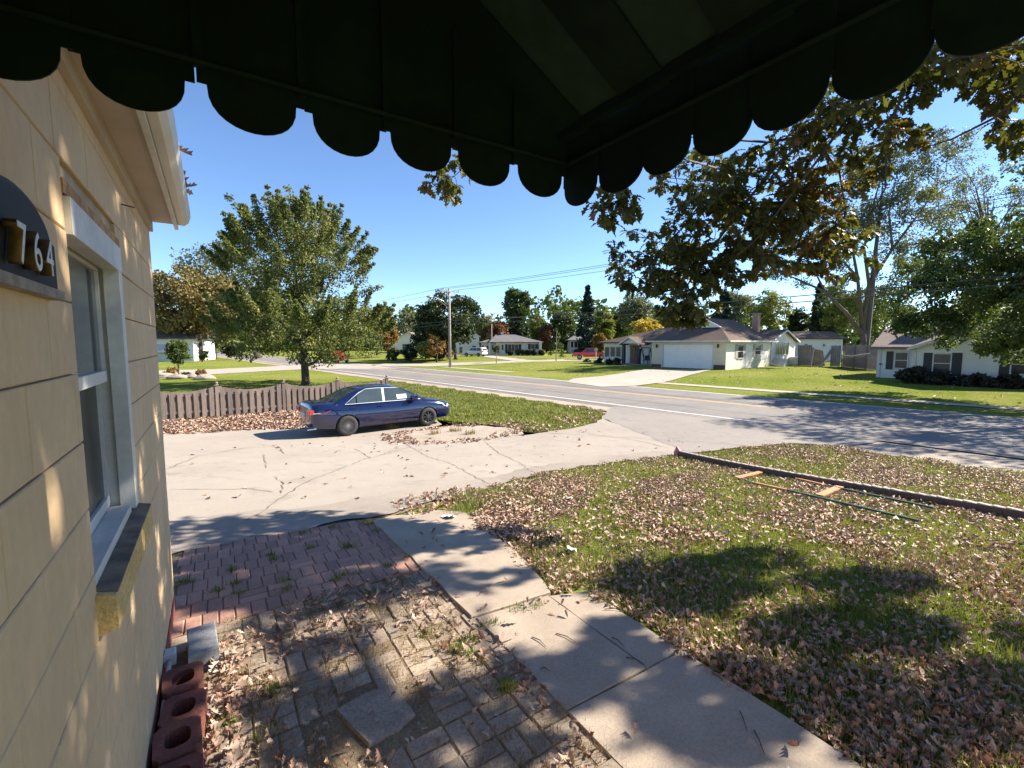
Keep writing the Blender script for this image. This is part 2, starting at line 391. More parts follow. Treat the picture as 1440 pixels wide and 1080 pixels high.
# walkway of cast slabs
walk = empty('walkway', (0, 0, 0)); walk['kind'] = 'structure'; walk['label'] = 'concrete walkway slabs between the lawn and pavers'
def slab(poly, zoff=.035, th=.12):
    n = len(poly); cx = sum(p[0] for p in poly) / n; cyv = sum(p[1] for p in poly) / n
    top, mid, bot = [], [], []
    for p in poly:
        z = float(gz(*p)) + zoff; k = .990
        top.append((cx + (p[0] - cx) * k, cyv + (p[1] - cyv) * k, z)); mid.append((p[0], p[1], z - .008)); bot.append((p[0], p[1], z - th))
    m = MB(); m.add(top + mid + bot, [tuple(range(n))] + [(i, n + i, n + (i + 1) % n, (i + 1) % n) for i in range(n)] + [(n + i, 2 * n + i, 2 * n + (i + 1) % n, n + (i + 1) % n) for i in range(n)])
    return m.build('slab', M_CONC, walk)
def rag3(poly, amp): return ragged(poly, amp, .16)
slab(rag3([(1.47, 2.77), (2.17, 2.74), (2.33, 3.3), (2.44, 4.0), (2.50, 4.5), (2.55, 5.0), (2.30, 5.22), (1.95, 5.18), (1.72, 5.28), (1.46, 5.16)], .012), .045)
slab(rag3([(1.50, 1.752), (2.118, 1.732), (2.126, 2.722), (1.50, 2.755)], .006)); slab(rag3([(2.124, 1.732), (2.44, 1.72), (2.45, 2.6), (2.132, 2.715)], .006), .030)
slab(rag3([(1.51, .72), (2.45, .70), (2.44, 1.712), (1.50, 1.744)], .006), .033); slab(rag3([(1.51, -.6), (2.45, -.6), (2.45, .68), (1.51, .70)], .006))

# paver patio: one brick object each
M_RED = M('red_paver', (.36, .20, .15), .85, (.27, .15, .115), 3, fine=70, fine_amt=.25, bmp=.5, bscale=90, rnd=.2)
M_TAN = M('tan_paver', (.31, .245, .185), .9, (.22, .17, .13), 3, fine=60, fine_amt=.3, bmp=.6, bscale=80, rnd=.2)
patio = empty('patio', (0, 0, 0)); patio['kind'] = 'structure'; patio['label'] = 'paved patio of red and tan bricks beside the house'
def soil_sheet(): drape('soil_bed', ragged([(-.42, 1.0), (1.5, 1.0), (1.5, 5.25), (2.1, 5.5), (2.6, 5.75), (2.3, 5.85), (-.45, 5.3)], .02, .3), .014, M_SOIL, .5, patio)
soil_sheet()
def brick_mesh(w_, l_):
    m = MB(); m.cbox(-w_ / 2, w_ / 2, -l_ / 2, l_ / 2, -.05, .0, .007); me = bpy.data.meshes.new('paver_brick'); me.from_pydata(m.v, [], m.f); return me
def lay(x, y, w_, l_, me, z, tilt):
    o = bpy.data.objects.new('brick', me); COL.objects.link(o); o.parent = patio
    o.location = (x, y, float(gz(x, y)) + z); o.rotation_euler = (random.uniform(-tilt, tilt), random.uniform(-tilt, tilt), random.uniform(-.018, .018))
bm_red = {k: brick_mesh(*k) for k in ((.098, .198), (.198, .098))}
for me in bm_red.values(): me.materials.append(M_RED)
bm_tan = {k: brick_mesh(*k) for k in ((.098, .198), (.198, .098))}
for me in bm_tan.values(): me.materials.append(M_TAN)
for j in range(8):
    for i in range(9):
        x0 = -.36 + i * .204 + (.03 if j % 2 else 0); y0 = 3.69 + j * .203
        if random.random() < .82:
            for k in (0, 1): lay(x0 + .05 + k * .102, y0 + .1, .1, .2, bm_red[(.098, .198)], .028 + random.uniform(-.004, .004), .012)
        else:
            for k in (0, 1): lay(x0 + .1, y0 + .05 + k * .102, .2, .1, bm_red[(.198, .098)], .028 + random.uniform(-.004, .004), .012)
STONE = [(.46, 2.44), (.62, 2.47), (.775, 2.46), (.80, 2.33), (.815, 2.18), (.70, 2.13), (.55, 2.12), (.50, 2.28)]
for j in range(12):
    for i in range(9):
        x0 = -.33 + i * .206; y0 = 1.22 + j * .2055
        if .38 < x0 + .1 < .9 and 2.05 < y0 + .1 < 2.5: continue
        if x0 + .1 < -.12 and y0 < 3.45: continue
        for k in (0, 1):
            if random.random() < .04: continue
            z = .024 + random.uniform(-.010, .006)
            if (i + j) % 2: lay(x0 + .05 + k * .103, y0 + .1, .1, .2, bm_tan[(.098, .198)], z, .025)
            else: lay(x0 + .1, y0 + .05 + k * .103, .2, .1, bm_tan[(.198, .098)], z, .025)
m = MB(); zs = .886; n = len(STONE); sp_ = rag3(STONE, .016); n = len(sp_); cx, cyv = .65, 2.27
m.add([(cx + (x - cx) * .96, cyv + (y - cyv) * .96, zs) for x, y in sp_] + [(x, y, zs - .015) for x, y in sp_] + [(x, y, zs - .07) for x, y in sp_],
      [tuple(range(n))] + [(i, n + i, n + (i + 1) % n, (i + 1) % n) for i in range(n)] + [(n + i, 2 * n + i, 2 * n + (i + 1) % n, n + (i + 1) % n) for i in range(n)])
tag(m.build('stepping_stone', M('dull_stone', (.29, .235, .185), .9, (.21, .17, .135), 6, fine=60, fine_amt=.3, bmp=.8, bscale=50, bdist=.01), None, loc=(cx, cyv, .85)), 'flat broken concrete stepping stone lying on the tan pavers', 'stone')
# ------------------------------------------------------------------ near house (left wall with the street number)
M_WALL = M('cream_wall_paint', (.62, .43, .245), .8, (.53, .365, .205), 2.2, fine=24, fine_amt=.07, bmp=.5, bscale=90, bdist=.004, stretchv=(1, 1, .6))
M_JOINT = M('painted_mortar', (.40, .315, .21), .9, (.30, .23, .15), 5)
M_TRIM = M('white_trim_paint', (.62, .59, .55), .55, (.50, .47, .43), 3, fine=30, fine_amt=.08)
M_TAUPE = M('taupe_soffit_paint', (.50, .40, .30), .6, (.40, .31, .23), 2)
M_GUTTER = M('white_gutter', (.66, .60, .53), .45, (.58, .52, .45), 2)
M_RUST = M('rusty_lintel', (.50, .27, .09), .8, (.26, .12, .05), 14, fine=60)
M_DARKGLASS = glass_mat('dark_window_glass', (.008, .009, .010), .96, .25)
M_GREYGLASS = glass_mat('upper_window_glass', (.10, .115, .12), .96, .05)
M_SILLTOP = M('dirty_sill_top', (.085, .06, .045), .9, (.20, .15, .10), 9)
M_ROOF_DARK = M('dark_shingles', (.09, .075, .07), .9, (.13, .11, .10), 4, fine=30, fine_amt=.3)
M_REDBASE = M('red_base_paint', (.26, .075, .06), .8, (.18, .05, .045), 6, fine=40)
WX = -.33; YC = 4.15; ZE = 3.64
house = empty('cream_house', (WX, YC, .82), 'cream painted block house with a white window and gutter', 'house')
HL = Vector((WX, YC, .82))
m = MB(); m.box(-8, WX - .015, -5, 1.80, .6, ZE + .1); m.box(-8, WX - .015, 2.66, YC, .6, ZE + .1)
m.box(-8, WX - .015, 1.80, 2.66, .6, 2.10); m.box(-8, WX - .015, 1.80, 2.66, 3.28, ZE + .1); m.box(-8, -.62, 1.80, 2.66, 2.10, 3.28)
m.build('wall_core', M_JOINT, house, loc=HL)
cache = {}
def block(y0, y1, z0, z1):
    k = (round(y1 - y0, 3), round(z1 - z0, 3))
    if k not in cache:
        b = MB(); b.cbox(-k[0] / 2, k[0] / 2, -k[1] / 2, k[1] / 2, 0, .0155, .003, Matrix(((0, 0, 1, 0), (1, 0, 0, 0), (0, 1, 0, 0), (0, 0, 0, 1))))
        me = bpy.data.meshes.new('wall_block'); me.from_pydata(b.v, [], b.f); me.materials.append(M_WALL); cache[k] = me
    o = bpy.data.objects.new('block', cache[k]); COL.objects.link(o); o.parent = house
    o.location = Vector((WX - .0155 + random.uniform(-.0012, .0012), (y0 + y1) / 2, (z0 + z1) / 2)) - HL
J = .005
for k in range(-7, 8):
    z0 = 2.157 + k * .203; z1 = min(z0 + .203 - J, ZE + .08)
    if z1 - z0 < .03: continue
    st = YC - (.2 if k % 2 else .4); edges = [YC]
    while st > .3: edges.append(st); st -= .4
    for a, b in zip(edges[1:], edges[:-1]):
        a2, b2 = a + .0009, b - .0009
        if z1 < 2.12 or z0 > 3.27: block(a2, b2, z0, z1); continue
        for (c, d) in ((a2, min(b2, 1.80)), (max(a2, 2.66), b2)):
            if d - c > .02: block(c, d, z0, z1)
MB().box(-8, WX - .002, -5, .3, .6, ZE + .1).build('side_wall', M_WALL, house, loc=HL)
MB().box(WX, WX + .006, 1.0, YC, .72, .98).build('base_band', M_REDBASE, house, loc=HL)
m = MB(); m.box(-8, WX - .002, YC, YC + .015, .6, ZE + .1); m.prism([(-8, ZE + .1), (WX, ZE + .1), (-4.1, 5.3)], YC - .1, YC + .013, lambda a, b, h: (a, h, b)); m.build('gable_wall', M_WALL, house, loc=HL)
# eave
MB().box(WX, WX + .022, 1.12, YC, ZE - .005, ZE + .085).build('frieze_board', M_TAUPE, house, loc=HL)
MB().box(WX + .022, -.185, 1.12, YC + .03, ZE + .07, ZE + .085).build('soffit', M_TAUPE, house, loc=HL)
MB().box(-.185, -.163, 1.12, YC + .04, ZE + .035, ZE + .17).build('fascia', M_TRIM, house, loc=HL)
m = MB(); m.prism([(-.161, 3.70), (-.125, 3.695), (-.098, 3.72), (-.085, 3.76), (-.085, 3.80), (-.092, 3.80), (-.094, 3.765), (-.12, 3.735), (-.15, 3.735), (-.15, 3.80), (-.161, 3.80)], 1.12, YC - .02, lambda a, b, h: (a, h, b)); m.build('gutter', M_GUTTER, house, loc=HL)
m = MB(); m.add([(-.13, 1.12, 3.83), (-.13, YC + .1, 3.83), (-4.1, YC + .1, 5.42), (-4.1, 1.12, 5.42), (-8.2, YC + .1, 3.80), (-8.2, 1.12, 3.80), (-.16, 1.12, 3.80), (-.16, YC + .1, 3.80), (-4.1, YC + .1, 5.36), (-8.2, YC + .1, 3.74)],
                [(0, 1, 2, 3), (3, 2, 4, 5), (0, 6, 7, 1), (1, 7, 8, 2), (2, 8, 9, 4)]); m.build('roof', M_ROOF_DARK, house, loc=HL)
m = MB(); m.box(-8, WX - .003, -5, 1.10, ZE + .1, 4.5); m.build('entry_wall', M_WALL, house, loc=HL)
m = MB(); m.prism([(-8.1, 4.5), (WX + .1, 4.5), (-4, 5.9)], -5.1, 1.15, lambda a, b, h: (a, h, b)); m.build('entry_roof', M_ROOF_DARK, house, loc=HL)
# window
win = empty('window', (0, 0, 0)); win.parent = house
def wb(name, mat, *boxes):
    b = MB()
    for bx in boxes: b.box(*bx)
    return b.build(name, mat, win, loc=HL)
wb('casing', M_TRIM, (-.37, -.316, 1.80, 2.66, 3.16, 3.265), (-.37, -.318, 2.575, 2.66, 2.12, 3.16))
wb('jamb', M_TRIM, (-.60, -.371, 2.60, 2.655, 2.10, 3.25), (-.60, -.385, 1.80, 1.815, 2.10, 3.25), (-.60, -.371, 1.80, 2.60, 3.20, 3.25))
wb('sill_board', M_TRIM, (-.60, -.335, 1.80, 2.574, 2.105, 2.14))
wb('upper_sash', M_TRIM, (-.405, -.385, 1.816, 1.84, 2.70, 3.2), (-.405, -.385, 2.565, 2.60, 2.70, 3.2), (-.405, -.385, 1.88, 2.565, 3.15, 3.2), (-.405, -.380, 1.88, 2.565, 2.69, 2.735))
wb('lower_sash', M_TRIM, (-.43, -.407, 1.816, 1.84, 2.146, 2.70), (-.43, -.407, 2.565, 2.60, 2.146, 2.70), (-.43, -.407, 1.88, 2.565, 2.146, 2.19))
wb('upper_pane', M_GREYGLASS, (-.399, -.396, 1.84, 2.565, 2.735, 3.15)); wb('lower_pane', M_DARKGLASS, (-.422, -.419, 1.84, 2.565, 2.19, 2.692))
wb('blind', M('window_blind', (.30, .31, .31), .8, (.24, .25, .25), 4), (-.52, -.51, 1.84, 2.6, 2.70, 3.2))
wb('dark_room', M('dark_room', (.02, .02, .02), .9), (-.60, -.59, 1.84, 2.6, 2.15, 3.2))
sill = MB(); pr = [(-.345, 2.10), (-.283, 2.083), (-.28, 1.975), (-.345, 1.965)]
sill.prism(pr, 1.775, 2.74, lambda a, b, h: (a, h, b)); so_ = sill.build('brick_sill', M('yellow_brick_sill', (.62, .42, .17), .9, (.52, .33, .11), 12, fine=60, bmp=.9, bscale=70, bdist=.01), win, loc=HL)
MB().prism([(-.346, 2.1035), (-.281, 2.0855), (-.281, 2.0825), (-.346, 2.1005)], 1.80, 2.72, lambda a, b, h: (a, h, b)).build('sill_top', M_SILLTOP, win, loc=HL)
MB().box(WX - .01, WX + .004, 1.79, 2.72, 3.272, 3.312).build('lintel', M_RUST, house, loc=HL)
m = MB(); m.tube([(WX - .01, 2.89, 3.512), (WX + .05, 2.90, 3.505)], .003, 6); m.build('nail', M('nail_steel', (.08, .07, .06), .5, metal=1), house, loc=HL)
# number plaque
M_PLAQUE = M('black_plaque', (.014, .013, .013), .6, (.025, .022, .02), 20, spec=.25)
M_BRASS = M('aged_brass', (.24, .16, .08), .42, (.09, .06, .035), 30, metal=.85)
M_DIGFACE = M('pale_digit_face', (.62, .60, .55), .4, (.45, .42, .38), 40)
plq = empty('number_plaque', (WX, 1.33, 2.97), 'black arched plaque with raised brass digits 764 on the wall', 'plaque')
def arch(hw, z0, zs, rise, n=16):
    pts = [(-hw, z0), (hw, z0), (hw, zs), (hw * .86, zs)]
    pts += [(hw * .86 * math.cos(math.pi * i / n), zs + rise * math.sin(math.pi * i / n)) for i in range(1, n)]
    return pts + [(-hw * .86, zs), (-hw, zs)]
MB().prism(arch(.24, 0, .12, .078), 0, .016, lambda a, b, h: (h, a, b)).build('back_plate', M_PLAQUE, plq)
m = MB(); m.prism(arch(.232, .012, .115, .072), .016, .020, lambda a, b, h: (h, a, b)); m.build('raised_panel', M('plaque_face', (.018, .017, .018), .65, spec=.2), plq)
m = MB(); m.box(0, .030, -.245, .245, -.014, .008); m.build('ledge', M('weathered_ledge', (.34, .26, .19), .7, (.16, .12, .09), 25), plq)
for ch, yy in (('7', 1.235), ('6', 1.325), ('4', 1.408)):
    cu = bpy.data.curves.new('digit', 'FONT'); cu.body = ch; cu.size = .110; cu.extrude = .0085; cu.bevel_depth = .0015; cu.align_x = 'CENTER'
    to = bpy.data.objects.new('tmp', cu); me = bpy.data.meshes.new_from_object(to); bpy.data.objects.remove(to)
    me.materials.clear(); me.materials.append(M_BRASS); me.materials.append(M_DIGFACE)
    for pl in me.polygons: pl.material_index = 1 if pl.normal.z > .9 else 0
    o = link('digit', me, plq); o.matrix_local = Matrix.Translation((.033, yy - 1.33, .030)) @ Matrix(((0, 0, 1, 0), (1, 0, 0, 0), (0, 1, 0, 0), (0, 0, 0, 1)))

# ------------------------------------------------------------------ scalloped awning over the door
M_AWN = M('green_awning_paint', (.005, .016, .014), .7, (.003, .010, .009), 3, fine=20, fine_amt=.2, spec=.12)
M_AWN_LIT = M('bounce_lit_slat', (.015, .034, .031), .7, (.010, .024, .022), 3, fine=20, fine_amt=.2, spec=.15)  # paler awning green: light bounced off the ground is put into the colour
M_BAR = M('awning_bar', (.007, .010, .009), .6, (.012, .013, .011), 8)
awn = empty('door_awning', (-.33, 1.04, 3.35), 'dark green metal awning with scalloped edges over the doorway', 'awning')
AL = Vector((-.33, 1.04, 3.35)); XA, YA, YB = .868, 1.04, -1.25
def az(x): return 3.437 + .55 * (.85 - x)
def scallop(x0, x1, top0, top1, drop=.069, zb=3.323, n=14, gap=.015):
    """board outline in (x, z): straight sides, round foot"""
    a, b = x0 + gap, x1 - gap; c, hw = (a + b) / 2, (b - a) / 2
    pts = [(x0, zb), (a, zb)] + [(c - hw * math.cos(math.pi * i / n), zb - drop * math.sin(math.pi * i / n) ** .8) for i in range(1, n)] + [(b, zb), (x1, zb)]
    return pts + [(x1, top1), (x0, top0)]
xs = [-.33, -.168, .004, .176, .347, .519, .692, XA - .004]
for i in range(7):
    x0, x1 = xs[i] - .004, xs[i + 1] + .004
    if i == 1: x1 -= .0105
    if i == 3: x0 += .0095
    yo = YA + (.007 if i % 2 else 0)
    MB().prism(scallop(x0, x1, min(az(x0), 4.05), min(az(x1), 4.05)), yo, yo + .004, lambda a, b, h: (a, h, b)).build('side_board', M_AWN, awn, loc=AL)
ys = [1.048, .915, .765, .633, .503, .373, .243, .113, -.017, -.147, -.277, -.407, -.537, -.667, -.797, -.927, -1.057, -1.25]
for i in range(len(ys) - 1):
    y1, y0 = ys[i] + .004, ys[i + 1] - .004; xo = XA + (.007 if i % 2 else 0)
    MB().prism(scallop(y0, y1, 3.46, 3.46, .062, 3.293, 14, .004), xo, xo + .004, lambda a, b, h: (h, a, b)).build('front_board', M_AWN, awn, loc=AL)
sl_y = [1.0395, .955, .80, .70, .545, .445, .29, .19, .035, -.065, -.22, -.32, -.475, -.575, -.73, -.83, -.985, -1.085, -1.25]
for i in range(len(sl_y) - 1):
    y1, y0 = sl_y[i], sl_y[i + 1]; dz = 0 if i % 2 else -.010
    m = MB(); m.prism([(-.33, az(-.33) + dz), (XA - .001, az(XA) + dz - .0), (XA - .001, az(XA) + dz + .006), (-.33, az(-.33) + dz + .006)], y0 + (-.012 if dz else .0), y1 + (.012 if dz else 0), lambda a, b, h: (a, h, b))
    m.build('roof_slat', M_AWN if dz else M_AWN_LIT, awn, loc=AL)
m = MB(); m.tube([(-.33, YA - .012, 3.353), (XA - .012, YA - .012, 3.353)], .0055, 8); m.build('side_bar', M_AWN, awn, loc=AL)
m = MB(); m.tube([(XA - .012, YA - .02, 3.349), (XA - .012, YB, 3.349)], .0055, 8); m.build('front_bar', M_AWN, awn, loc=AL)
m = MB(); m.beam((XA - .025, YA - .01, 3.425), (XA - .025, YB, 3.425), .018, .022); m.build('front_rail', M_AWN, awn, loc=AL)
for x in xs[2:-1]:
    m = MB(); m.box(x - .008, x + .008, YA - .010, YA - .002, 3.345, az(x) - .03); m.build('side_batten', M_AWN, awn, loc=AL)
MB().prism(scallop(YB, YB + .17, 4.0, 4.0), -.33, XA, lambda a, b, h: (h, YB - .002 + (a - YB) * .02, b)).build('far_side', M_AWN, awn, loc=AL)

# ------------------------------------------------------------------ loose things along the wall and on the lawn
M_REDBLK = M('dark_red_block', (.20, .06, .042), .9, (.11, .036, .028), 7, fine=70, fine_amt=.3, bmp=.7, bscale=90, bdist=.006, rnd=.12)
def hollow_block(x, y, z, rz, lab, two=False, me=None):
    """hollow core block: shell, web and rounded core rim"""
    e = empty('hollow_block', (x, y, z), lab, 'block', 'red hollow blocks along the wall', rz)
    w_, l_, h = .092, .110, .17
    b = MB(); n = 20
    outer = []; inner = []
    for i in range(n):
        a = 2 * math.pi * i / n; ca, sa = math.cos(a), math.sin(a)
        k = 1 / max(abs(ca), abs(sa)); outer.append((ca * k * w_, sa * k * l_)); s_ = 1 / (abs(ca) ** 3 + abs(sa) ** 3) ** (1 / 3); inner.append((ca * s_ * w_ * .56, sa * s_ * l_ * .55))
    vs = [(p[0], p[1], 0) for p in outer] + [(p[0], p[1], h) for p in outer] + [(p[0], p[1], h) for p in inner] + [(p[0] * .94, p[1] * .94, .03) for p in inner]
    fs = []
    for i in range(n):
        j = (i + 1) % n
        for k in (0, 1, 2): fs.append((k * n + i, k * n + j, (k + 1) * n + j, (k + 1) * n + i))
    fs += [tuple(range(n - 1, -1, -1)), tuple(range(3 * n, 4 * n))]
    b.add(vs, fs); b.build('shell', M_REDBLK, e)
    q = MB(); q.cbox(-.012, .012, -l_ * .5, l_ * .5, .02, h * .55, .004); q.build('web', M_REDBLK, e)
    return e
hollow_block(-.222, 2.965, .85, .04, 'red hollow block next to the pale grey block by the wall')
hollow_block(-.212, 2.725, .84, -.08, 'second red hollow block from the pale grey block')
hollow_block(-.222, 2.49, .86, .06, 'third red hollow block from the pale grey block')
hollow_block(-.215, 2.255, .85, -.02, 'red hollow block at the bottom edge of the photo by the wall')
gb = MB(); gb.cbox(-.078, .078, -.165, .165, 0, .125, .006); g_o = gb.build('grey_block', M('grey_block', (.27, .27, .28), .9, (.21, .21, .22), 8, fine=60, bmp=.5), None)
g_o.location = (-.142, 3.37, .862); g_o.rotation_euler = (0, 0, .06); tag(g_o, 'pale grey solid concrete block lying on the red pavers', 'block')
cd = empty('conduit', (WX + .03, 3.25, .9), 'grey electrical conduit with a box running low along the wall', 'pipe')
m = MB(); m.tube([(0, -2.0, .02), (0, -.9, .06), (0, -.02, .085)], .013, 10); m.build('pipe', M('grey_pipe', (.42, .42, .43), .5, (.30, .30, .31), 20), cd, True)
m = MB(); m.cbox(-.028, .03, -.03, .05, .055, .125, .006); m.build('junction_box', M('grey_box', (.40, .41, .42), .5), cd)
# long brown beam with a pink ribbon
M_CAP = M('beam_cap', (.42, .36, .32), .7, (.30, .26, .23), 9); M_BEAM = M('brown_beam', (.13, .085, .065), .8, (.08, .055, .045), 4, fine=50, fine_amt=.3)
a, b = Vector((9.62, 7.02, 0)), Vector((8.72, .2, 0)); NB = 24
bpts = [a.lerp(b, i / NB) for i in range(NB + 1)]
beam = empty('landscape_beam', (bpts[12].x, bpts[12].y, float(gz(bpts[12].x, bpts[12].y))), 'long brown beam lying along the lawn edge', 'beam'); BL = beam.location.copy()
d = (b - a).normalized(); nr = Vector((-d.y, d.x, 0))
for seg in range(NB // 2):
    m = MB(); P0, P1 = bpts[2 * seg], bpts[2 * seg + 2]; P1 = P1 - d * .006
    vs = []
    for P in (P0, P1):
        z = float(gz(P.x, P.y))
        for (o_, h) in ((-.075, 0), (-.075, .135), (-.06, .15), (.06, .15), (.075, .135), (.075, 0)): vs.append(P + nr * o_ + Vector((0, 0, z + h)))
    m.add(vs, [(i, (i + 1) % 6, 6 + (i + 1) % 6, 6 + i) for i in range(6)] + [(5, 4, 3, 2, 1, 0), (6, 7, 8, 9, 10, 11)]); m.build('section', M_BEAM, beam, loc=BL)
    for tt in (.2, .45, .7, .92):
        Pc = P0.lerp(P1, tt); z = float(gz(Pc.x, Pc.y)) + .1505; ln = random.uniform(.05, .11)
        m = MB(); m.beam(Pc - d * ln + Vector((0, 0, z)), Pc + d * ln + Vector((0, 0, z)), .065, .006); m.build('cap_plate', M_CAP, beam, loc=BL)
m = MB(); z = float(gz(a.x, a.y)); a2 = a - d * .05
m.add([a2 + Vector((-.16, .02, z + .03)), a2 + Vector((-.05, .02, z + .27)), a2 + Vector((.10, 0, z + .15)), a2 + Vector((.04, -.02, z + .02)), a2 + Vector((-.04, -.10, z + .12)), a2 + Vector((-.02, .12, z + .1))], [(0, 4, 1), (4, 2, 1), (4, 3, 2), (0, 3, 4), (0, 1, 5), (5, 1, 2), (5, 2, 3)])
tag(m.build('pink_ribbon', M('pink_cloth', (.62, .17, .24), .7), None, loc=(a2.x, a2.y, z)), 'pink plastic ribbon tied on the tip of the beam', 'ribbon')
# flattened barricade: orange boards on green legs
M_OR = M('orange_board', (.50, .235, .10), .6, (.42, .19, .08), 6); M_GRN = M('green_leg', (.03, .075, .055), .5)
bar = empty('barricade', gp(1150, 700), 'folded barricade with orange boards and green legs lying on the grass', 'barricade'); BL = bar.location.copy()
def lie(name, p, q_, w_, h_, mat, up=.07):
    A, B = gp(*p), gp(*q_); A.z += up; B.z += up; m = MB(); m.beam(A, B, w_, h_); m.build(name, mat, bar, loc=BL)
lie('board', (1036, 677), (1072, 668), .10, .02, M_OR); lie('board', (1152, 703), (1181, 690), .11, .02, M_OR)
lie('stub', (1062, 685), (1106, 695), .045, .03, M_OR); lie('stub', (1119, 678), (1161, 688), .045, .03, M_OR)
lie('leg', (1107, 695.3), (1291, 740), .032, .03, M_GRN); lie('leg', (1162, 688.3), (1311, 721), .032, .03, M_GRN)
lie('leg', (1030, 672), (1061, 684), .03, .03, M_GRN, .05); lie('leg', (1078, 669), (1118, 677), .03, .03, M_GRN, .05)
def scrap(px, py, lab, s=.07, seed=1):
    p = gp(px, py); rr = random.Random(seed); m = MB(); n = 5; g = [[Vector(((i / n - .5) * s * 1.4, (j / n - .5) * s, rr.uniform(0, .03))) for j in range(n + 1)] for i in range(n + 1)]
    m.add([v for row in g for v in row], [(i * (n + 1) + j, (i + 1) * (n + 1) + j, (i + 1) * (n + 1) + j + 1, i * (n + 1) + j + 1) for i in range(n) for j in range(n)])
    o = m.build('paper_scrap', M('white_paper' + str(seed), (.74, .74, .76), .7), None, True); o.location = p + Vector((0, 0, .05)); o.rotation_euler = (.3, .2, seed); tag(o, lab, 'litter')
scrap(803, 780, 'crumpled white paper scrap on the leafy lawn near the walkway', .09, 1); scrap(632, 733, 'flat white scrap at the far end of the walkway slab', .12, 2); scrap(800, 707, 'small white scrap among leaves nearer the driveway', .07, 3)
# ------------------------------------------------------------------ blue sedan
M_BLUE = M('blue_car_paint', (.003, .007, .042), .14, (.004, .009, .048), 3, metal=.0, coat=1.0)
M_CGLASS = M('car_glass', (.035, .05, .055), .06, (.05, .065, .07), 3, spec=.9)
M_BLACK = M('black_plastic', (.018, .018, .02), .5); M_TYRE = M('tyre_rubber', (.022, .021, .021), .8, (.035, .033, .03), 30)
M_CHROME = M('chrome', (.65, .66, .68), .2, metal=1); M_ALLOY = M('grey_alloy', (.30, .30, .31), .35, metal=.8)
M_TAIL = M('tail_lamp', (.45, .02, .02), .2, coat=.6); M_HEAD = M('head_lamp', (.75, .77, .78), .12, coat=.6)
M_SILVER = M('silver_trim', (.50, .52, .55), .35, metal=.6)
def interp(xs_, ys_, n):
    """smooth resample"""
    t = np.linspace(0, 1, len(xs_)); tt = np.linspace(0, 1, n)
    X = np.interp(tt, t, xs_); Yv = []
    for y_ in ys_:
        v = np.interp(tt, t, y_)
        for _ in range(3): v[1:-1] = (v[:-2] + 2 * v[1:-1] + v[2:]) / 4
        Yv.append(v)
    return X, Yv
CX = [-2.405, -2.39, -2.34, -2.2, -2.0, -1.7, -1.37, -1.0, -.5, 0, .5, 1.0, 1.37, 1.7, 1.95, 2.15, 2.29, 2.37, 2.405]
CW = [.58, .70, .79, .855, .885, .90, .905, .908, .91, .91, .908, .90, .893, .875, .845, .79, .70, .60, .46]
CB = [.42, .35, .30, .27, .235, .215, .205, .20, .20, .20, .20, .20, .205, .21, .215, .22, .235, .28, .35]
CT = [.72, .90, 1.0, 1.035, 1.04, 1.02, .99, .965, .95, .945, .945, .965, .93, .885, .84, .79, .735, .68, .60]
BX, (BW, BB, BT) = interp(CX, [CW, CB, CT], 73)
SY = np.array([0, .70, .92, .975, .995, 1.0, .985, .95, .86, .5, 0.]); SZ = np.array([0, 0, .05, .16, .34, .52, .72, .87, .965, 1.0, 1.01])
def body_loft():
    vs, fs = [], []; ns = len(SY); ring = 2 * ns - 2
    for i in range(len(BX)):
        h = BT[i] - BB[i]; pts = [(BW[i] * a, BB[i] + h * b) for a, b in zip(SY, SZ)]
        loop = pts + [(-y, z) for y, z in pts[-2:0:-1]]
        vs += [(BX[i], y, z) for y, z in loop]
    for i in range(len(BX) - 1):
        for k in range(ring): j = (k + 1) % ring; fs.append((i * ring + k, i * ring + j, (i + 1) * ring + j, (i + 1) * ring + k))
    fs.append(tuple(range(ring - 1, -1, -1))); e = (len(BX) - 1) * ring; fs.append(tuple(range(e, e + ring)))
    return vs, fs
def side_y(x, z):
    w_ = np.interp(x, BX, BW); b_ = np.interp(x, BX, BB); t_ = np.interp(x, BX, BT); f = (z - b_) / (t_ - b_)
    return float(w_ * np.interp(f, SZ[1:-1], SY[1:-1]))
GX = [-1.80, -1.6, -1.3, -1.05, -.9, -.6, -.2, .15, .38, .6, .9, 1.15, 1.32]; GT = [.98, 1.07, 1.225, 1.345, 1.39, 1.43, 1.445, 1.435, 1.40, 1.31, 1.165, 1.03, .95]
GXs, (GTs,) = interp(GX, [GT], 49)
def gy(z): return .835 - max(0, z - .95) * .50
def gtop(x): return float(np.interp(x, GXs, GTs))
def green_loft():
    vs, fs = [], []; ring = 0
    for x in GXs:
        zt = max(gtop(x), .93); yt = gy(zt); zl = max(zt - .05, .90)
        pts = [(gy(.95) - .01, .88), (gy(zl), zl), (yt - .03, zt - .012), (yt * .6, zt + .012), (0, zt + .02)]
        loop = pts + [(-y, z) for y, z in pts[-2::-1]]; ring = len(loop); vs += [(x, y, z) for y, z in loop]
    for i in range(len(GXs) - 1):
        for k in range(ring - 1): fs.append((i * ring + k, i * ring + k + 1, (i + 1) * ring + k + 1, (i + 1) * ring + k))
    return vs, fs
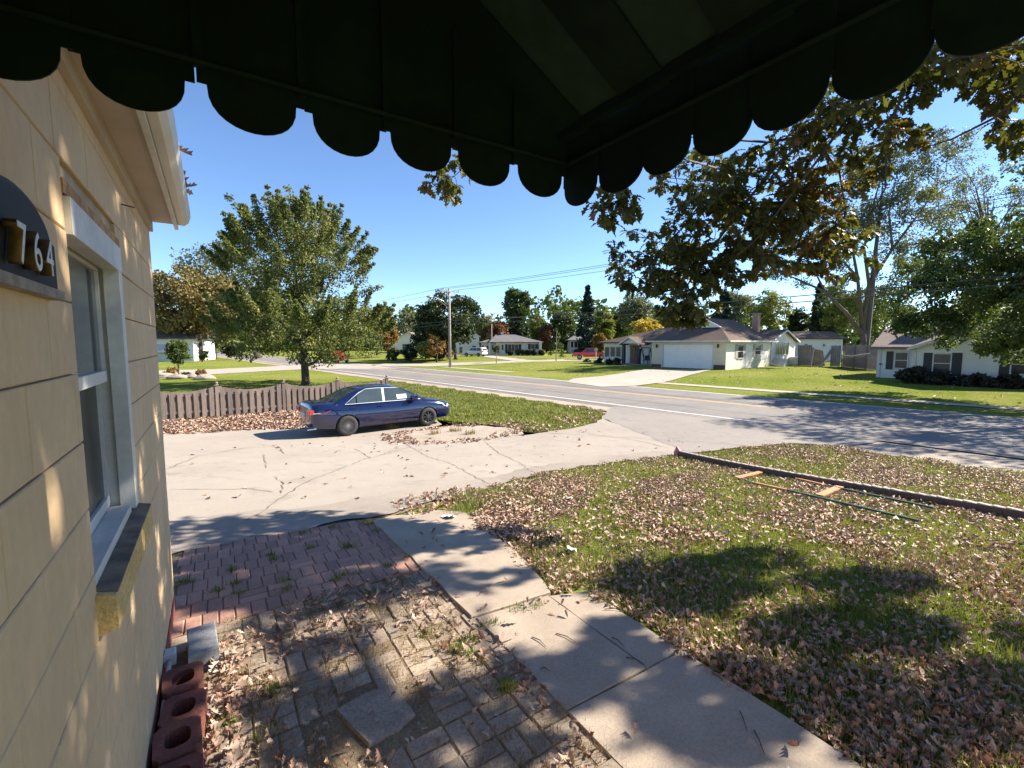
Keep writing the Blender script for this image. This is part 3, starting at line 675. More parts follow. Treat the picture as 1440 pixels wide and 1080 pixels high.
def wheel(parent, x, side, r, style):
    wh = empty('wheel', (x, side * .80, r)); wh.parent = parent
    m = MB(); m.lathe([(r * .66, -.09), (r * .9, -.10), (r * .985, -.07), (r, -.03), (r, .03), (r * .985, .07), (r * .9, .10), (r * .66, .095)], 28, 'y'); m.build('tyre', M_TYRE, wh, True)
    s = side
    m = MB(); m.lathe([(r * .67, -.08 * s), (r * .67, .085 * s), (r * .62, .09 * s), (r * .58, .05 * s), (.001, .045 * s)], 28, 'y'); m.build('rim', M_ALLOY if style == 'steel_no' else M_BLACK, wh, True)
    m = MB()
    if style == 'multi':
        for k in range(20):
            a = 2 * math.pi * k / 20; m.beam((math.cos(a) * .05, .075 * s, math.sin(a) * .05), (math.cos(a + .1) * r * .62, .085 * s, math.sin(a + .1) * r * .62), .012, .016, (0, 1, 0))
        m.lathe([(.05, .06 * s), (.05, .092 * s), (.001, .094 * s)], 14, 'y'); m.build('spokes', M_ALLOY, wh)
    else:
        for k in range(8):
            a = 2 * math.pi * k / 8; m.beam((math.cos(a) * .06, .066 * s, math.sin(a) * .06), (math.cos(a) * r * .56, .07 * s, math.sin(a) * r * .56), .045, .014, (0, 1, 0))
        m.lathe([(.085, .05 * s), (.08, .085 * s), (.05, .09 * s), (.001, .09 * s)], 16, 'y'); m.build('disc', M('steel_wheel', (.05, .05, .052), .45, metal=.5), wh)
    return wh
def cut_wells(o, xs_, r, yin):
    c = MB()
    for x in xs_:
        for s in (1, -1): c.lathe([(.0001, yin * s), (r, yin * s), (r, 1.3 * s), (.0001, 1.3 * s)], 32, 'y', (x, 0, .315))
    co = c.build('cutter', M_BLACK); md = o.modifiers.new('b', 'BOOLEAN'); md.object = co; md.operation = 'DIFFERENCE'; md.solver = 'EXACT'
    bpy.context.view_layer.update(); dg = bpy.context.evaluated_depsgraph_get(); me = bpy.data.meshes.new_from_object(o.evaluated_get(dg)); o.modifiers.clear(); o.data = me
    bpy.data.objects.remove(co, do_unlink=True)
def panel(poly, fy, th, sides=(1, -1)):
    m = MB()
    for s in sides:
        n = len(poly); vs = [(x, s * (fy(x, z)), z) for x, z in poly] + [(x, s * (fy(x, z) + th), z) for x, z in poly]
        m.add(vs, [tuple(range(n)), tuple(range(n, 2 * n))] + [(i, (i + 1) % n, n + (i + 1) % n, n + i) for i in range(n)])
    return m
def smooth_by_angle(o, deg=35):
    me = o.data; me.polygons.foreach_set('use_smooth', [True] * len(me.polygons))
    bm = bmesh.new(); bm.from_mesh(me)
    for e in bm.edges:
        if len(e.link_faces) == 2 and e.calc_face_angle(0) > R(deg): e.smooth = False
    bm.to_mesh(me); bm.free()
def build_car():
    pr_, pf = Vector((3.34, 14.27, 0)), Vector((6.06, 14.53, 0)); ax = (pf - pr_).normalized(); left = Vector((-ax.y, ax.x, 0))
    c = (pr_ + pf) / 2 + left * .80; ang = math.atan2(ax.y, ax.x)
    car = empty('blue_sedan', (c.x, c.y, .035), 'dark blue four door sedan parked on the driveway beside the fence', 'car', rz=ang)
    m = MB(); m.add(*body_loft()); bo = m.build('body', M_BLUE, car); bo.parent = None; cut_wells(bo, (1.37, -1.37), .365, .60); bo.parent = car; smooth_by_angle(bo, 40)
    m = MB(); m.box(-1.75, -.98, -.8, .8, .24, .6); m.box(.98, 1.76, -.8, .8, .24, .6); m2 = MB()
    m2.box(-1.72, -1.02, -.59, .59, .25, .62); m2.box(1.02, 1.72, -.59, .59, .25, .62); m2.build('wheel_well', M_BLACK, car)
    m = MB(); m.add(*green_loft()); gh = m.build('cabin', M_BLUE, car); smooth_by_angle(gh, 50)
    gyf = lambda x, z: gy(z) + .001
    fw_ = [(1.06, .965), (.86, 1.09), (.42, 1.34), (.30, 1.372), (-.10, 1.388), (-.14, .965)]; rw = [(-.235, .965), (-.20, 1.388), (-.62, 1.378), (-.80, 1.35), (-.96, 1.25), (-1.03, 1.18), (-1.05, .98)]
    qw = [(-1.085, .985), (-1.065, 1.155), (-1.16, 1.10), (-1.34, 1.0)]
    for s in (1, -1): panel(fw_, gyf, .004, (s,)).build('front_window', M_CGLASS, car); panel(rw, gyf, .004, (s,)).build('rear_window', M_CGLASS, car); panel(qw, gyf, .004, (s,)).build('quarter_window', M_CGLASS, car)
    for s, poly in ((s, q) for s in (1, -1) for q in ([(1.10, .955), (-1.42, .962), (-1.42, .978), (1.10, .968)], [(.41, 1.352), (.29, 1.385), (-.30, 1.403), (-.70, 1.393), (-.95, 1.29), (-1.42, .978), (-1.40, .985), (-.945, 1.27), (-.72, 1.378), (-.3, 1.389), (.29, 1.372)])):
        panel(poly, gyf, .009, (s,)).build('window_trim', M_SILVER, car)
    for s in (1, -1): panel([(-.15, .965), (-.11, 1.385), (-.19, 1.387), (-.225, .965)], gyf, .006, (s,)).build('pillar', M_SILVER, car)
    def top_grid(name, x0, x1, k0, k1, mat):
        m = MB(); nx, ny = 8, 8; g = []
        for i in range(nx + 1):
            x = x0 + (x1 - x0) * i / nx; zt = gtop(x); yt = gy(zt) - .03; kk = k0 + (k1 - k0) * i / nx
            for j in range(ny + 1):
                s = (j / ny * 2 - 1); y = s * yt * kk; a = abs(y) / yt; z = zt + (.02 - a / .6 * .008 if a < .6 else .012 - (a - .6) / .4 * .024)
                g.append((x, y, z + .005))
        m.add(g, [(i * (ny + 1) + j, (i + 1) * (ny + 1) + j, (i + 1) * (ny + 1) + j + 1, i * (ny + 1) + j + 1) for i in range(nx) for j in range(ny)]); m.build(name, mat, car, True)
    top_grid('windshield', 1.20, .44, .93, .90, M_CGLASS); top_grid('rear_windshield', -1.02, -1.66, .92, .90, M_CGLASS)
    # lamps, bumpers' details
    for s in (1, -1):
        m = panel([(-2.38, .72), (-2.38, .87), (-2.2, .885), (-1.84, .84), (-1.98, .765), (-2.2, .73)], side_y, .008, (s,)); m.build('tail_light', M_TAIL, car)
        m = panel([(-2.34, .745), (-2.34, .775), (-2.16, .785), (-2.14, .757)], side_y, .013, (s,)); m.build('reverse_light', M_HEAD, car)
        m = panel([(2.31, .60), (2.22, .69), (2.06, .735), (1.93, .745), (2.0, .66), (2.16, .60)], side_y, .008, (s,)); m.build('headlight', M_HEAD, car)
        m = MB(); m.cbox(-2.425, -2.31, min(s * .47, s * .79), max(s * .47, s * .79), .735, .865, .02); m.build('tail_light', M_TAIL, car)
        m = MB(); m.cbox(.72, .92, s * .93 - .08, s * .93 + .08, .97, 1.10, .03); m.build('mirror', M_BLUE, car)
        for x in (-.34, -1.26 + .08):
            m = panel([(x - .09, .83), (x - .09, .86), (x + .09, .865), (x + .09, .835)], side_y, .022, (s,)); hd = m.build('door_handle', M_BLUE, car)
    gp_ = MB()
    def gapline(pts, w_=.006):
        for a, b in zip(pts, pts[1:]):
            dx, dz = b[0] - a[0], b[1] - a[1]; L = math.hypot(dx, dz); nx, nz = -dz / L * w_, dx / L * w_
            pm = panel([(a[0] - nx, a[1] - nz), (b[0] - nx, b[1] - nz), (b[0] + nx, b[1] + nz), (a[0] + nx, a[1] + nz)], side_y, .0025); gp_.add(pm.v, pm.f)
    gapline([(-.19, .94), (-.20, .7), (-.20, .5), (-.19, .26)]); gapline([(.98, .94), (.93, .7), (.90, .5), (.88, .26)]); gapline([(-1.24, .95), (-1.16, .86), (-1.06, .74), (-.96, .66), (-.92, .5), (-.90, .26)]); gapline([(.88, .26), (0, .25), (-.90, .26)])
    gapline([(-2.33, .70), (-2.1, .71), (-1.8, .70)])
    gp_.build('door_gaps', M_BLACK, car)['kind'] = 'stuff'
    for x0, x1 in ((.84, -.17), (-.22, -.86)): [panel([(x0, .50), (x0, .535), (x1, .545), (x1, .51)], side_y, .010, (s,)).build('side_moulding', M_BLUE, car) for s in (1, -1)]
    m = MB(); m.box(-2.425, -2.40, -.16, .16, .60, .73); m.build('licence_plate', M('plate_white', (.45, .45, .47), .5), car)
    m = MB(); m.tube([(-2.2, -.55, .27), (-2.46, -.55, .265)], .03, 10); m.build('exhaust', M_CHROME, car)
    m = MB(); m.box(2.38, 2.41, -.38, .38, .46, .56); m.build('grille', M_BLACK, car)
    for x, st in ((1.37, 'steel'), (-1.37, 'multi')):
        for s in (1, -1): wheel(car, x, s, .318, st)
    sg = panel([(.28, 1.02), (.28, 1.15), (.62, 1.15), (.62, 1.02)], lambda x, z: gy(z) + .006, .003, (-1,)).build('sale_sign', M('sign_white', (.80, .78, .74), .6), car)
    cu = bpy.data.curves.new('t', 'FONT'); cu.body = 'FOR SALE'; cu.size = .085; cu.align_x = 'CENTER'; cu.extrude = .0005
    to = bpy.data.objects.new('tmp', cu); me = bpy.data.meshes.new_from_object(to); bpy.data.objects.remove(to); me.materials.clear(); me.materials.append(M('sign_red', (.55, .03, .03), .6))
    o = link('lettering', me, sg); sl_ = math.atan(.5); zc = 1.055; o.matrix_local = Matrix.Translation((.45, -(gy(zc) + .012), zc)) @ Matrix.Rotation(math.pi / 2 - sl_ * .95, 4, 'X') @ Matrix.Scale(.62, 4, (1, 0, 0))
    return car
build_car()

# ------------------------------------------------------------------ picket fence, boards on both sides of the rails
M_FENCE = M('weathered_fence', (.29, .225, .185), .9, (.21, .165, .14), 3, fine=40, fine_amt=.25, stretchv=(1, 1, .12), rnd=.16)
FY = 20.85; posts = [-4.60, -2.25, .07, 2.39, 4.52, 6.72]
fence = empty('picket_fence', (posts[1], FY, 0), 'grey wooden picket fence with scalloped tops behind the sedan', 'fence'); FL = Vector((posts[1], FY, 0))
for x in posts:
    p = MB(); p.box(x - .055, x + .055, FY - .055, FY + .055, 0, 1.24); po = p.build('post', M_FENCE, fence, loc=FL)
    p = MB(); p.box(x - .075, x + .075, FY - .075, FY + .075, 1.24, 1.27); p.lathe([(.04, 1.27), (.03, 1.29), (.055, 1.325), (.05, 1.36), (.02, 1.385), (.001, 1.39)], 10, 'z', (x, FY, 0)); p.build('finial', M_FENCE, po, loc=FL)
for x0, x1 in zip(posts, posts[1:]):
    for z in (.28, .92):
        p = MB(); p.box(x0 + .055, x1 - .055, FY - .04, FY + .04, z - .045, z + .045); p.build('rail', M_FENCE, fence, loc=FL)
    L = x1 - x0; n = 9; pitch = (L - .11) / n
    for i in range(2 * n):
        back = i % 2; xc = x0 + .055 + (i * .5 + .5) * pitch
        if i == 2 * n - 1: continue
        def top(x): t = (x - x0) / L; return 1.235 - .20 * math.sin(math.pi * t) ** .8
        yc = FY + .050 if back else FY - .050; hw = .075 if not back else .06
        p = MB(); p.prism([(xc - hw, .05 + random.uniform(-.02, .02)), (xc + hw, .05), (xc + hw, top(xc + hw)), (xc - hw, top(xc - hw))], yc - .009, yc + .009, lambda a, b, h: (a, h, b))
        p.build('picket', M_FENCE, fence, loc=FL)
    for xc in (x0 + .11, x1 - .11):
        p = MB(); p.box(xc - .055, xc + .055, FY + .041, FY + .059, .05, 1.2); p.build('picket', M_FENCE, fence, loc=FL)

# ------------------------------------------------------------------ other vehicles, small in the picture
def vehicle(name, label, loc, rz, prof, width, wheels, r, mat, windows, wr=.36, extra=None):
    v = empty(name, loc, label, 'truck' if 'pickup' in label else 'car', rz=rz); hw = width / 2
    def yy(z): return hw - max(0, z - 1.0) * .28 - max(0, .5 - z) * .08
    m = MB(); n = len(prof); vs = [(x, yy(z), z) for x, z in prof] + [(x, -yy(z), z) for x, z in prof]
    m.add(vs, [tuple(range(n)), tuple(range(2 * n - 1, n - 1, -1))] + [(i, (i + 1) % n, n + (i + 1) % n, n + i) for i in range(n)])
    o = m.build('body', mat, v)
    for wn, poly in windows: [panel(poly, lambda x, z: yy(z), .012, (s,)).build(wn, M_CGLASS, v) for s in (1, -1)]
    for x in wheels:
        for s in (1, -1):
            wh = empty('wheel', (x, s * (hw - .08), r)); wh.parent = v
            q = MB(); q.lathe([(r * .6, -.11), (r, -.09), (r, .09), (r * .6, .11)], 18, 'y'); q.build('tyre', M_TYRE, wh, True)
            q = MB(); q.lathe([(r * .6, .10 * s), (r * .5, .06 * s), (.15, .09 * s), (.001, .10 * s)], 18, 'y'); q.build('rim', M_ALLOY, wh, True)
    for nm, mt, bx in (extra or []):
        q = MB(); q.cbox(*bx, .02); q.build(nm, mt, v)
    return v
M_REDP = M('red_truck_paint', (.60, .03, .022), .25, coat=1); M_WHITEP = M('white_car_paint', (.74, .75, .76), .3, coat=.8)
PICK = [(-2.7, .55), (-2.7, 1.08), (-.75, 1.10), (-.62, 1.70), (-.35, 1.78), (.45, 1.76), (.72, 1.66), (1.25, 1.16), (2.25, 1.08), (2.62, .98), (2.68, .55), (2.2, .45), (1.75, .78), (1.35, .78), (1.0, .42), (-1.2, .42), (-1.5, .78), (-1.95, .78), (-2.25, .5)]
PW = [('side_window', [(-.52, 1.16), (-.45, 1.66), (.02, 1.68), (.02, 1.16)]), ('door_window', [(.08, 1.16), (.08, 1.68), (.62, 1.60), (1.0, 1.2)])]
g0 = gp(830, 506); vehicle('red_pickup', 'red pickup truck parked on the drive beyond the porch house', (g0.x, g0.y, g0.z + .05), -YAW + math.pi - .15, PICK, 1.85, (1.62, -1.72), .40, M_REDP, PW, extra=[('bumper', M_BLACK, (2.62, 2.78, -.9, .9, .48, .72)), ('bed_rail', M_BLACK, (-2.7, -.8, .78, .9, 1.10, 1.13)), ('grille', M_CHROME, (2.66, 2.72, -.6, .6, .74, .95))])
g0 = gp(473, 510.5); vehicle('red_pickup', 'red pickup seen through the maple, stopped on the far road', (g0.x, g0.y, .03), R(97.5), PICK, 1.85, (1.62, -1.72), .40, M_REDP, PW, extra=[('bumper', M_CHROME, (-2.8, -2.7, -.9, .9, .5, .66))])
SUVP = [(-2.3, .45), (-2.32, 1.0), (-2.1, 1.62), (-1.6, 1.70), (.2, 1.70), (.45, 1.62), (1.05, 1.12), (2.0, 1.02), (2.3, .85), (2.32, .45), (1.85, .4), (1.6, .72), (1.2, .72), (.95, .38), (-.95, .38), (-1.2, .72), (-1.6, .72), (-1.85, .4)]
SW = [('rear_window', [(-1.95, 1.1), (-1.8, 1.58), (-1.0, 1.60), (-1.0, 1.1)]), ('middle_window', [(-.92, 1.1), (-.92, 1.6), (-.15, 1.6), (-.15, 1.1)]), ('front_window', [(-.08, 1.1), (-.08, 1.6), (.35, 1.56), (.8, 1.12)])]
g0 = gp(668, 501.5); vehicle('white_suv', 'white hatchback parked at the end of the far pale drive', (g0.x, g0.y, g0.z + .06), -YAW + 2.6, SUVP, 1.8, (1.4, -1.4), .34, M_WHITEP, SW, extra=[('tail_light', M_TAIL, (-2.36, -2.28, .5, .85, .85, 1.1)), ('tail_light', M_TAIL, (-2.36, -2.28, -.85, -.5, .85, 1.1)), ('rear_glass', M_CGLASS, (-2.30, -2.2, -.62, .62, 1.12, 1.5))])
# ------------------------------------------------------------------ houses across the road
def siding(name, col, col2, pitch=.15):
    m, t, b = new_mat(name); p = pos(t)
    c = mix(t, ramp(t, noise(t, .8, 4, .6, p), .35, .65), col, col2)
    t.links.new(c, b.inputs['Base Color']); b.inputs['Roughness'].default_value = .6
    wv = t.nodes.new('ShaderNodeTexWave'); wv.wave_type = 'BANDS'; wv.bands_direction = 'Z'; wv.wave_profile = 'SAW'; wv.inputs['Scale'].default_value = .31416 / pitch; wv.inputs['Distortion'].default_value = 0
    t.links.new(p, wv.inputs['Vector']); bump(t, b, wv.outputs['Fac'], 1.0, .02); return m
def shingle(name, col, col2):
    m, t, b = new_mat(name); p = pos(t)
    c = mix(t, ramp(t, noise(t, .9, 5, .7, p), .35, .65), col, col2)
    f = noise(t, 14, 4, .8, stretch(t, p, 1, 1, 3)); c = mix(t, 1.0, c, mix(t, ramp(t, f, .3, .7), (.7,) * 3, (1.3,) * 3), 'MULTIPLY')
    t.links.new(c, b.inputs['Base Color']); b.inputs['Roughness'].default_value = .95; b.inputs['Specular IOR Level'].default_value = .15
    bump(t, b, f, .5, .02); return m
M_SIDW = siding('white_siding', (.78, .73, .64), (.72, .67, .58)); M_SIDC = siding('cream_brick_front', (.70, .62, .47), (.63, .56, .42), .08)
M_SIDB = siding('bluish_siding', (.72, .70, .66), (.66, .64, .60)); M_SHB = shingle('brown_shingles', (.15, .105, .082), (.11, .078, .062)); M_SHG = shingle('grey_shingles', (.17, .16, .165), (.13, .125, .13)); M_SHT = shingle('taupe_shingles', (.22, .17, .15), (.17, .13, .115))
M_DOORW = M('garage_door_white', (.76, .74, .70), .5, (.72, .70, .66), 2); M_SHUT = M('dark_shutter', (.028, .024, .028), .6); M_SHUTT = M('taupe_shutter', (.34, .29, .24), .7)
M_WGL = M('window_pane', (.025, .03, .033), .12, (.05, .055, .058), 1.5, spec=.35); M_BROWN_DOOR = M('brown_door', (.14, .06, .035), .5, (.10, .045, .03), 8); M_BRICK = M('chimney_brick', (.42, .25, .19), .9, (.34, .19, .14), 3, fine=12)
M_DKBRICK = M('dark_brick_base', (.12, .06, .05), .9, (.09, .045, .04), 5)
RZ_HOUSE = math.atan2(-RDY, -RDX)
class House:
    """frame: +x along the front to the viewer's right, +y away from the viewer, z up from the lot"""
    def __init__(s, name, label, loc, rz): s.e = empty(name, loc, label, 'house', rz=rz); s.loc = Vector(loc); s.rz = rz
    def local(s, p): d = Vector(p) - s.loc; c, n = math.cos(-s.rz), math.sin(-s.rz); return Vector((d.x * c - d.y * n, d.x * n + d.y * c, d.z))
    def on_y(s, px, py, y):
        """local (x, z) where the sight line meets the plane at depth y"""
        o = s.local((0, 0, CAM_Z)); d = ray(px, py); c, n = math.cos(-s.rz), math.sin(-s.rz); d = Vector((d.x * c - d.y * n, d.x * n + d.y * c, d.z)); k = (y - o.y) / d.y; q = o + d * k; return (q.x, q.z)
    def on_x(s, px, py, x):
        o = s.local((0, 0, CAM_Z)); d = ray(px, py); c, n = math.cos(-s.rz), math.sin(-s.rz); d = Vector((d.x * c - d.y * n, d.x * n + d.y * c, d.z)); k = (x - o.x) / d.x; q = o + d * k; return (q.y, q.z)
    def box(s, name, mat, *bx, parent=None):
        m = MB()
        for b in bx: m.box(*b)
        return m.build(name, mat, parent or s.e)
    def rect(s, px0, py0, px1, py1, y): (x0, z1), (x1, z0) = s.on_y(px0, py0, y), s.on_y(px1, py1, y); return x0, x1, z0, z1
    def window_y(s, px0, py0, px1, py1, y, mull=1, shut=None, shw=.32, rail=True):
        x0, x1, z0, z1 = s.rect(px0, py0, px1, py1, y); return s.win(x0, x1, z0, z1, y, mull, shut, shw, rail)
    def win(s, x0, x1, z0, z1, y, mull=1, shut=None, shw=.32, rail=True):
        w_ = s.box('window', M_TRIM, (x0 - .07, x1 + .07, y - .05, y - .004, z1, z1 + .09), (x0 - .09, x1 + .09, y - .09, y - .004, z0 - .09, z0), (x0 - .07, x0, y - .05, y - .004, z0, z1), (x1, x1 + .07, y - .05, y - .004, z0, z1))
        s.box('pane', M_WGL, (x0, x1, y - .02, y - .003, z0, z1), parent=w_)
        for i in range(1, mull): xm = x0 + (x1 - x0) * i / mull; s.box('mullion', M_TRIM, (xm - .035, xm + .035, y - .045, y - .021, z0, z1), parent=w_)
        if rail: zm = (z0 + z1) / 2; s.box('meeting_rail', M_TRIM, (x0, x1, y - .04, y - .021, zm - .025, zm + .025), parent=w_)
        if shut is not None:
            for a, b in ((x0 - .1 - shw, x0 - .1), (x1 + .1, x1 + .1 + shw)): s.box('shutter', shut, (a, b, y - .04, y - .004, z0 - .06, z1 + .06))
        return w_
    def win_x(s, y0, y1, z0, z1, x, mull=1, shut=None, shw=.3):
        w_ = s.box('window', M_TRIM, (x + .004, x + .05, y0 - .07, y1 + .07, z1, z1 + .09), (x + .004, x + .09, y0 - .09, y1 + .09, z0 - .09, z0), (x + .004, x + .05, y0 - .07, y0, z0, z1), (x + .004, x + .05, y1, y1 + .07, z0, z1))
        s.box('pane', M_WGL, (x + .003, x + .02, y0, y1, z0, z1), parent=w_)
        for i in range(1, mull): ym = y0 + (y1 - y0) * i / mull; s.box('mullion', M_TRIM, (x + .021, x + .045, ym - .05, ym + .05, z0, z1), parent=w_)
        if mull == 1: zm = (z0 + z1) / 2; s.box('meeting_rail', M_TRIM, (x + .021, x + .04, y0, y1, zm - .03, zm + .03), parent=w_)
        if shut is not None:
            for a, b in ((y0 - .1 - shw, y0 - .1), (y1 + .1, y1 + .1 + shw)): s.box('shutter', shut, (x + .004, x + .04, a, b, z0 - .06, z1 + .06))
    def hip(s, x0, x1, y0, y1, ze, zr, rx0, rx1, ry0, ry1, mat, name='roof', th=.16):
        m = MB(); E = [(x0, y0), (x1, y0), (x1, y1), (x0, y1)]
        m.add([(x, y, ze) for x, y in E] + [(x, y, ze - th) for x, y in E] + [(rx0, ry0, zr), (rx1, ry1, zr)],
              [(0, 1, 5, 4), (1, 2, 6, 5), (2, 3, 7, 6), (3, 0, 4, 7), (4, 5, 6, 7)] + ([(0, 1, 9, 8), (1, 2, 9), (2, 3, 8, 9), (3, 0, 8)] if abs(rx1 - rx0) > abs(ry1 - ry0) else [(0, 1, 8), (1, 2, 9, 8), (2, 3, 9), (3, 0, 8, 9)]))
        return m.build(name, mat, s.e)
    def gable_x(s, x0, x1, y0, y1, ze, zr, mat, wallmat, ov=.35, name='roof', ridge=None, th=.14):
        """ridge along y; gable faces the viewer"""
        xr = (x0 + x1) / 2 if ridge is None else ridge; m = MB(); k = (zr - ze) / (xr - x0); k2 = (zr - ze) / (x1 - xr)
        a, b = x0 - ov, x1 + ov; za, zb = ze - k * ov, ze - k2 * ov
        m.prism([(a, za), (xr, zr), (b, zb), (b, zb + th), (xr, zr + th), (a, za + th)], y0 - ov, y1 + ov, lambda p, q, h: (p, h, q)); o = m.build(name, mat, s.e)
        t = MB(); t.prism([(x0, ze), (x1, ze), (xr, zr - .01)], y0, y1, lambda p, q, h: (p, h, q)); t.build('gable', wallmat, s.e)
        r = MB(); r.prism([(a, za - .06), (xr, zr - .06), (b, zb - .06), (b, zb + th - .02), (xr, zr + th - .02), (a, za + th - .02)], y0 - ov - .04, y0 - ov - .002, lambda p, q, h: (p, h, q)); r.build('rake_board', M_TRIM, s.e)
        return o
# --- garage house
p0 = pq(916, 515, 43.3); r0 = toqr(p0)[1]
H = House('garage_house', 'white ranch house with a two car garage and brown roof across the road', road(43.3, r0, .35), RZ_HOUSE)
W_, _ = H.on_y(1020, 521, 0); yb, _ = H.on_x(1083, 517, W_); yc, _ = H.on_x(1120, 514, W_); ze = 2.80
gx0, gx1, gz0, gz1 = H.rect(932.5, 484.5, 1001, 519.5, 0); gz0 = .03
H.box('front_wall', M_SIDC, (0, gx0 - .15, 0, .2, 0, ze), (gx1 + .15, W_ - .002, 0, .2, 0, ze), (gx0 - .15, gx1 + .15, 0, .2, gz1 + .15, ze))
H.box('wall', M_SIDW, (W_ - .2, W_, .001, yb, 0, ze), (0, W_, yb - .2, yb, 0, ze), (0, .2, .2, yb, 0, ze))
H.box('door_frame', M_TRIM, (gx0 - .15, gx0, -.02, .15, 0, gz1 + .15), (gx1, gx1 + .15, -.02, .15, 0, gz1 + .15), (gx0, gx1, -.02, .15, gz1, gz1 + .15))
gd = H.box('garage_door', M_DOORW, (gx0, gx1, .12, .16, .02, gz1))
for i in range(4):
    zz0 = .04 + (gz1 - .04) * i / 4; H.box('door_panel', M_DOORW, (gx0 + .02, gx1 - .02, .10, .12, zz0 + .015, zz0 + (gz1 - .04) / 4 - .015), parent=gd)
H.box('brick_base', M_DKBRICK, (.05, gx0 - .17, -.08, -.002, 0, .32), (gx1 + .17, W_ - .05, -.08, -.002, 0, .45))
for px in (923.5, 1009.5):
    x, z = H.on_y(px, 487, -.1); m = MB(); m.lathe([(.02, z + .22), (.10, z + .15), (.09, z - .1), (.04, z - .16)], 8, 'z', (x, -.12, 0)); m.build('wall_lamp', M_SHUT, H.e)
# roof with a little gable over the garage
zr = 5.15; xr = W_ * .55; yg = 2.6; zg = 4.1
m = MB(); ov = .45
# dutch gable: lower hip skirt then upright triangle, ridge runs back
k = (zr - ze) / (W_ - xr + ov); xl = xr - (zr - zg) / k; xq = xr + (zr - zg) / k
V = [(-ov, -ov, ze), (W_ + ov, -ov, ze), (W_ + ov, yb + ov, ze), (-ov, yb + ov, ze), (xl, yg, zg), (xq, yg, zg), (xr, yg, zr), (xr, yb - 1.5, zr)]
V += [(x, y, z - .16) for x, y, z in V[:4]]
m.add(V, [(0, 1, 5, 4), (1, 2, 7, 6, 5), (2, 3, 7), (3, 0, 4, 6, 7), (0, 1, 9, 8), (1, 2, 10, 9), (2, 3, 11, 10), (3, 0, 8, 11), (8, 9, 10, 11)]); rf = m.build('roof', M_SHB, H.e)
m = MB(); m.prism([(xl - .1, zg + .02), (xq + .1, zg + .02), (xr, zr + .03)], yg - .25, yg - .05, lambda a, b, h: (a, h, b)); m.build('gablet', M_SIDB, rf)
H.box('gutter', M_TRIM, (-ov, W_ + ov, -ov - .12, -ov - .003, ze - .15, ze - .01), (W_ + ov + .003, W_ + ov + .12, -ov, yb + ov, ze - .15, ze - .01))
yk, zk = H.on_x(1063, 461, W_ - 1.6); m = MB(); m.box(W_ - 1.9, W_ - 1.3, yk - .35, yk + .35, 3.4, 5.75); m.build('chimney', M_BRICK, rf); H.box('chimney_cap', M_CONC, (W_ - 1.98, W_ - 1.22, yk - .43, yk + .43, 5.75, 5.85), parent=rf)
for px in (1041, 1065.5):
    y0, z1 = H.on_x(px - 3.4, 485, W_); y1, z0 = H.on_x(px + 3.4, 503 if px < 1050 else 500, W_); H.win_x(y0, y1, z0, z1, W_, 1, M_SHUTT, .45)
y0, z1 = H.on_x(1063, 499, W_); y1, z0 = H.on_x(1071, 506, W_); H.box('air_conditioner', M_DOORW, (W_ + .02, W_ + .5, y0, y1, z0, z1))
m = MB(); m.tube([(W_ + .08, yb - .1, ze - .1), (W_ + .08, yb - .1, .3), (W_ + 1.2, yb - .4, .06)], .06, 8); m.build('downspout', M_TRIM, H.e)
# rear wing with the four-pane window
y0, y1 = yb + .15, yc; H.box('wing_wall', M_SIDW, (W_ - 6, W_ - .25, y0, y1, 0, 2.75)); zpk = H.on_x(1102, 465, W_ - .25)[1]
m = MB(); ym = (y0 + y1) / 2; ov2 = .4; kk = (zpk - 2.75) / (ym - y0)
m.prism([(y0 - ov2, 2.75 - kk * ov2), (ym, zpk), (y1 + ov2, 2.75 - kk * ov2), (y1 + ov2, 2.9 - kk * ov2), (ym, zpk + .15), (y0 - ov2, 2.9 - kk * ov2)], W_ - 6, W_ + .15, lambda a, b, h: (h, a, b)); m.build('wing_roof', M_SHB, H.e)
m = MB(); m.prism([(y0, 2.75), (y1, 2.75), (ym, zpk - .01)], W_ - 6, W_ - .251, lambda a, b, h: (h, a, b)); m.build('wing_gable', M_SIDW, H.e)
m = MB(); m.prism([(y0 - ov2, 2.68 - kk * ov2), (ym, zpk - .07), (y1 + ov2, 2.68 - kk * ov2), (y1 + ov2, 2.88 - kk * ov2), (ym, zpk + .13), (y0 - ov2, 2.88 - kk * ov2)], W_ + .152, W_ + .19, lambda a, b, h: (h, a, b)); m.build('rake_board', M_TRIM, H.e)
ya, z1 = H.on_x(1091, 482, W_ - .25); yz, z0 = H.on_x(1108, 498, W_ - .25); H.win_x(ya, yz, z0, z1, W_ - .25, 4)
H.box('landing', M_TRIM, (W_ - .2, W_ + 1.3, y1 - 2.0, y1 - .9, 0, .9))
for i in range(4): H.box('step', M_TRIM, (W_ - .2, W_ + 1.2, y0 + .3 + i * .35, y0 + .645 + i * .35, 0, .2 * (i + 1)))
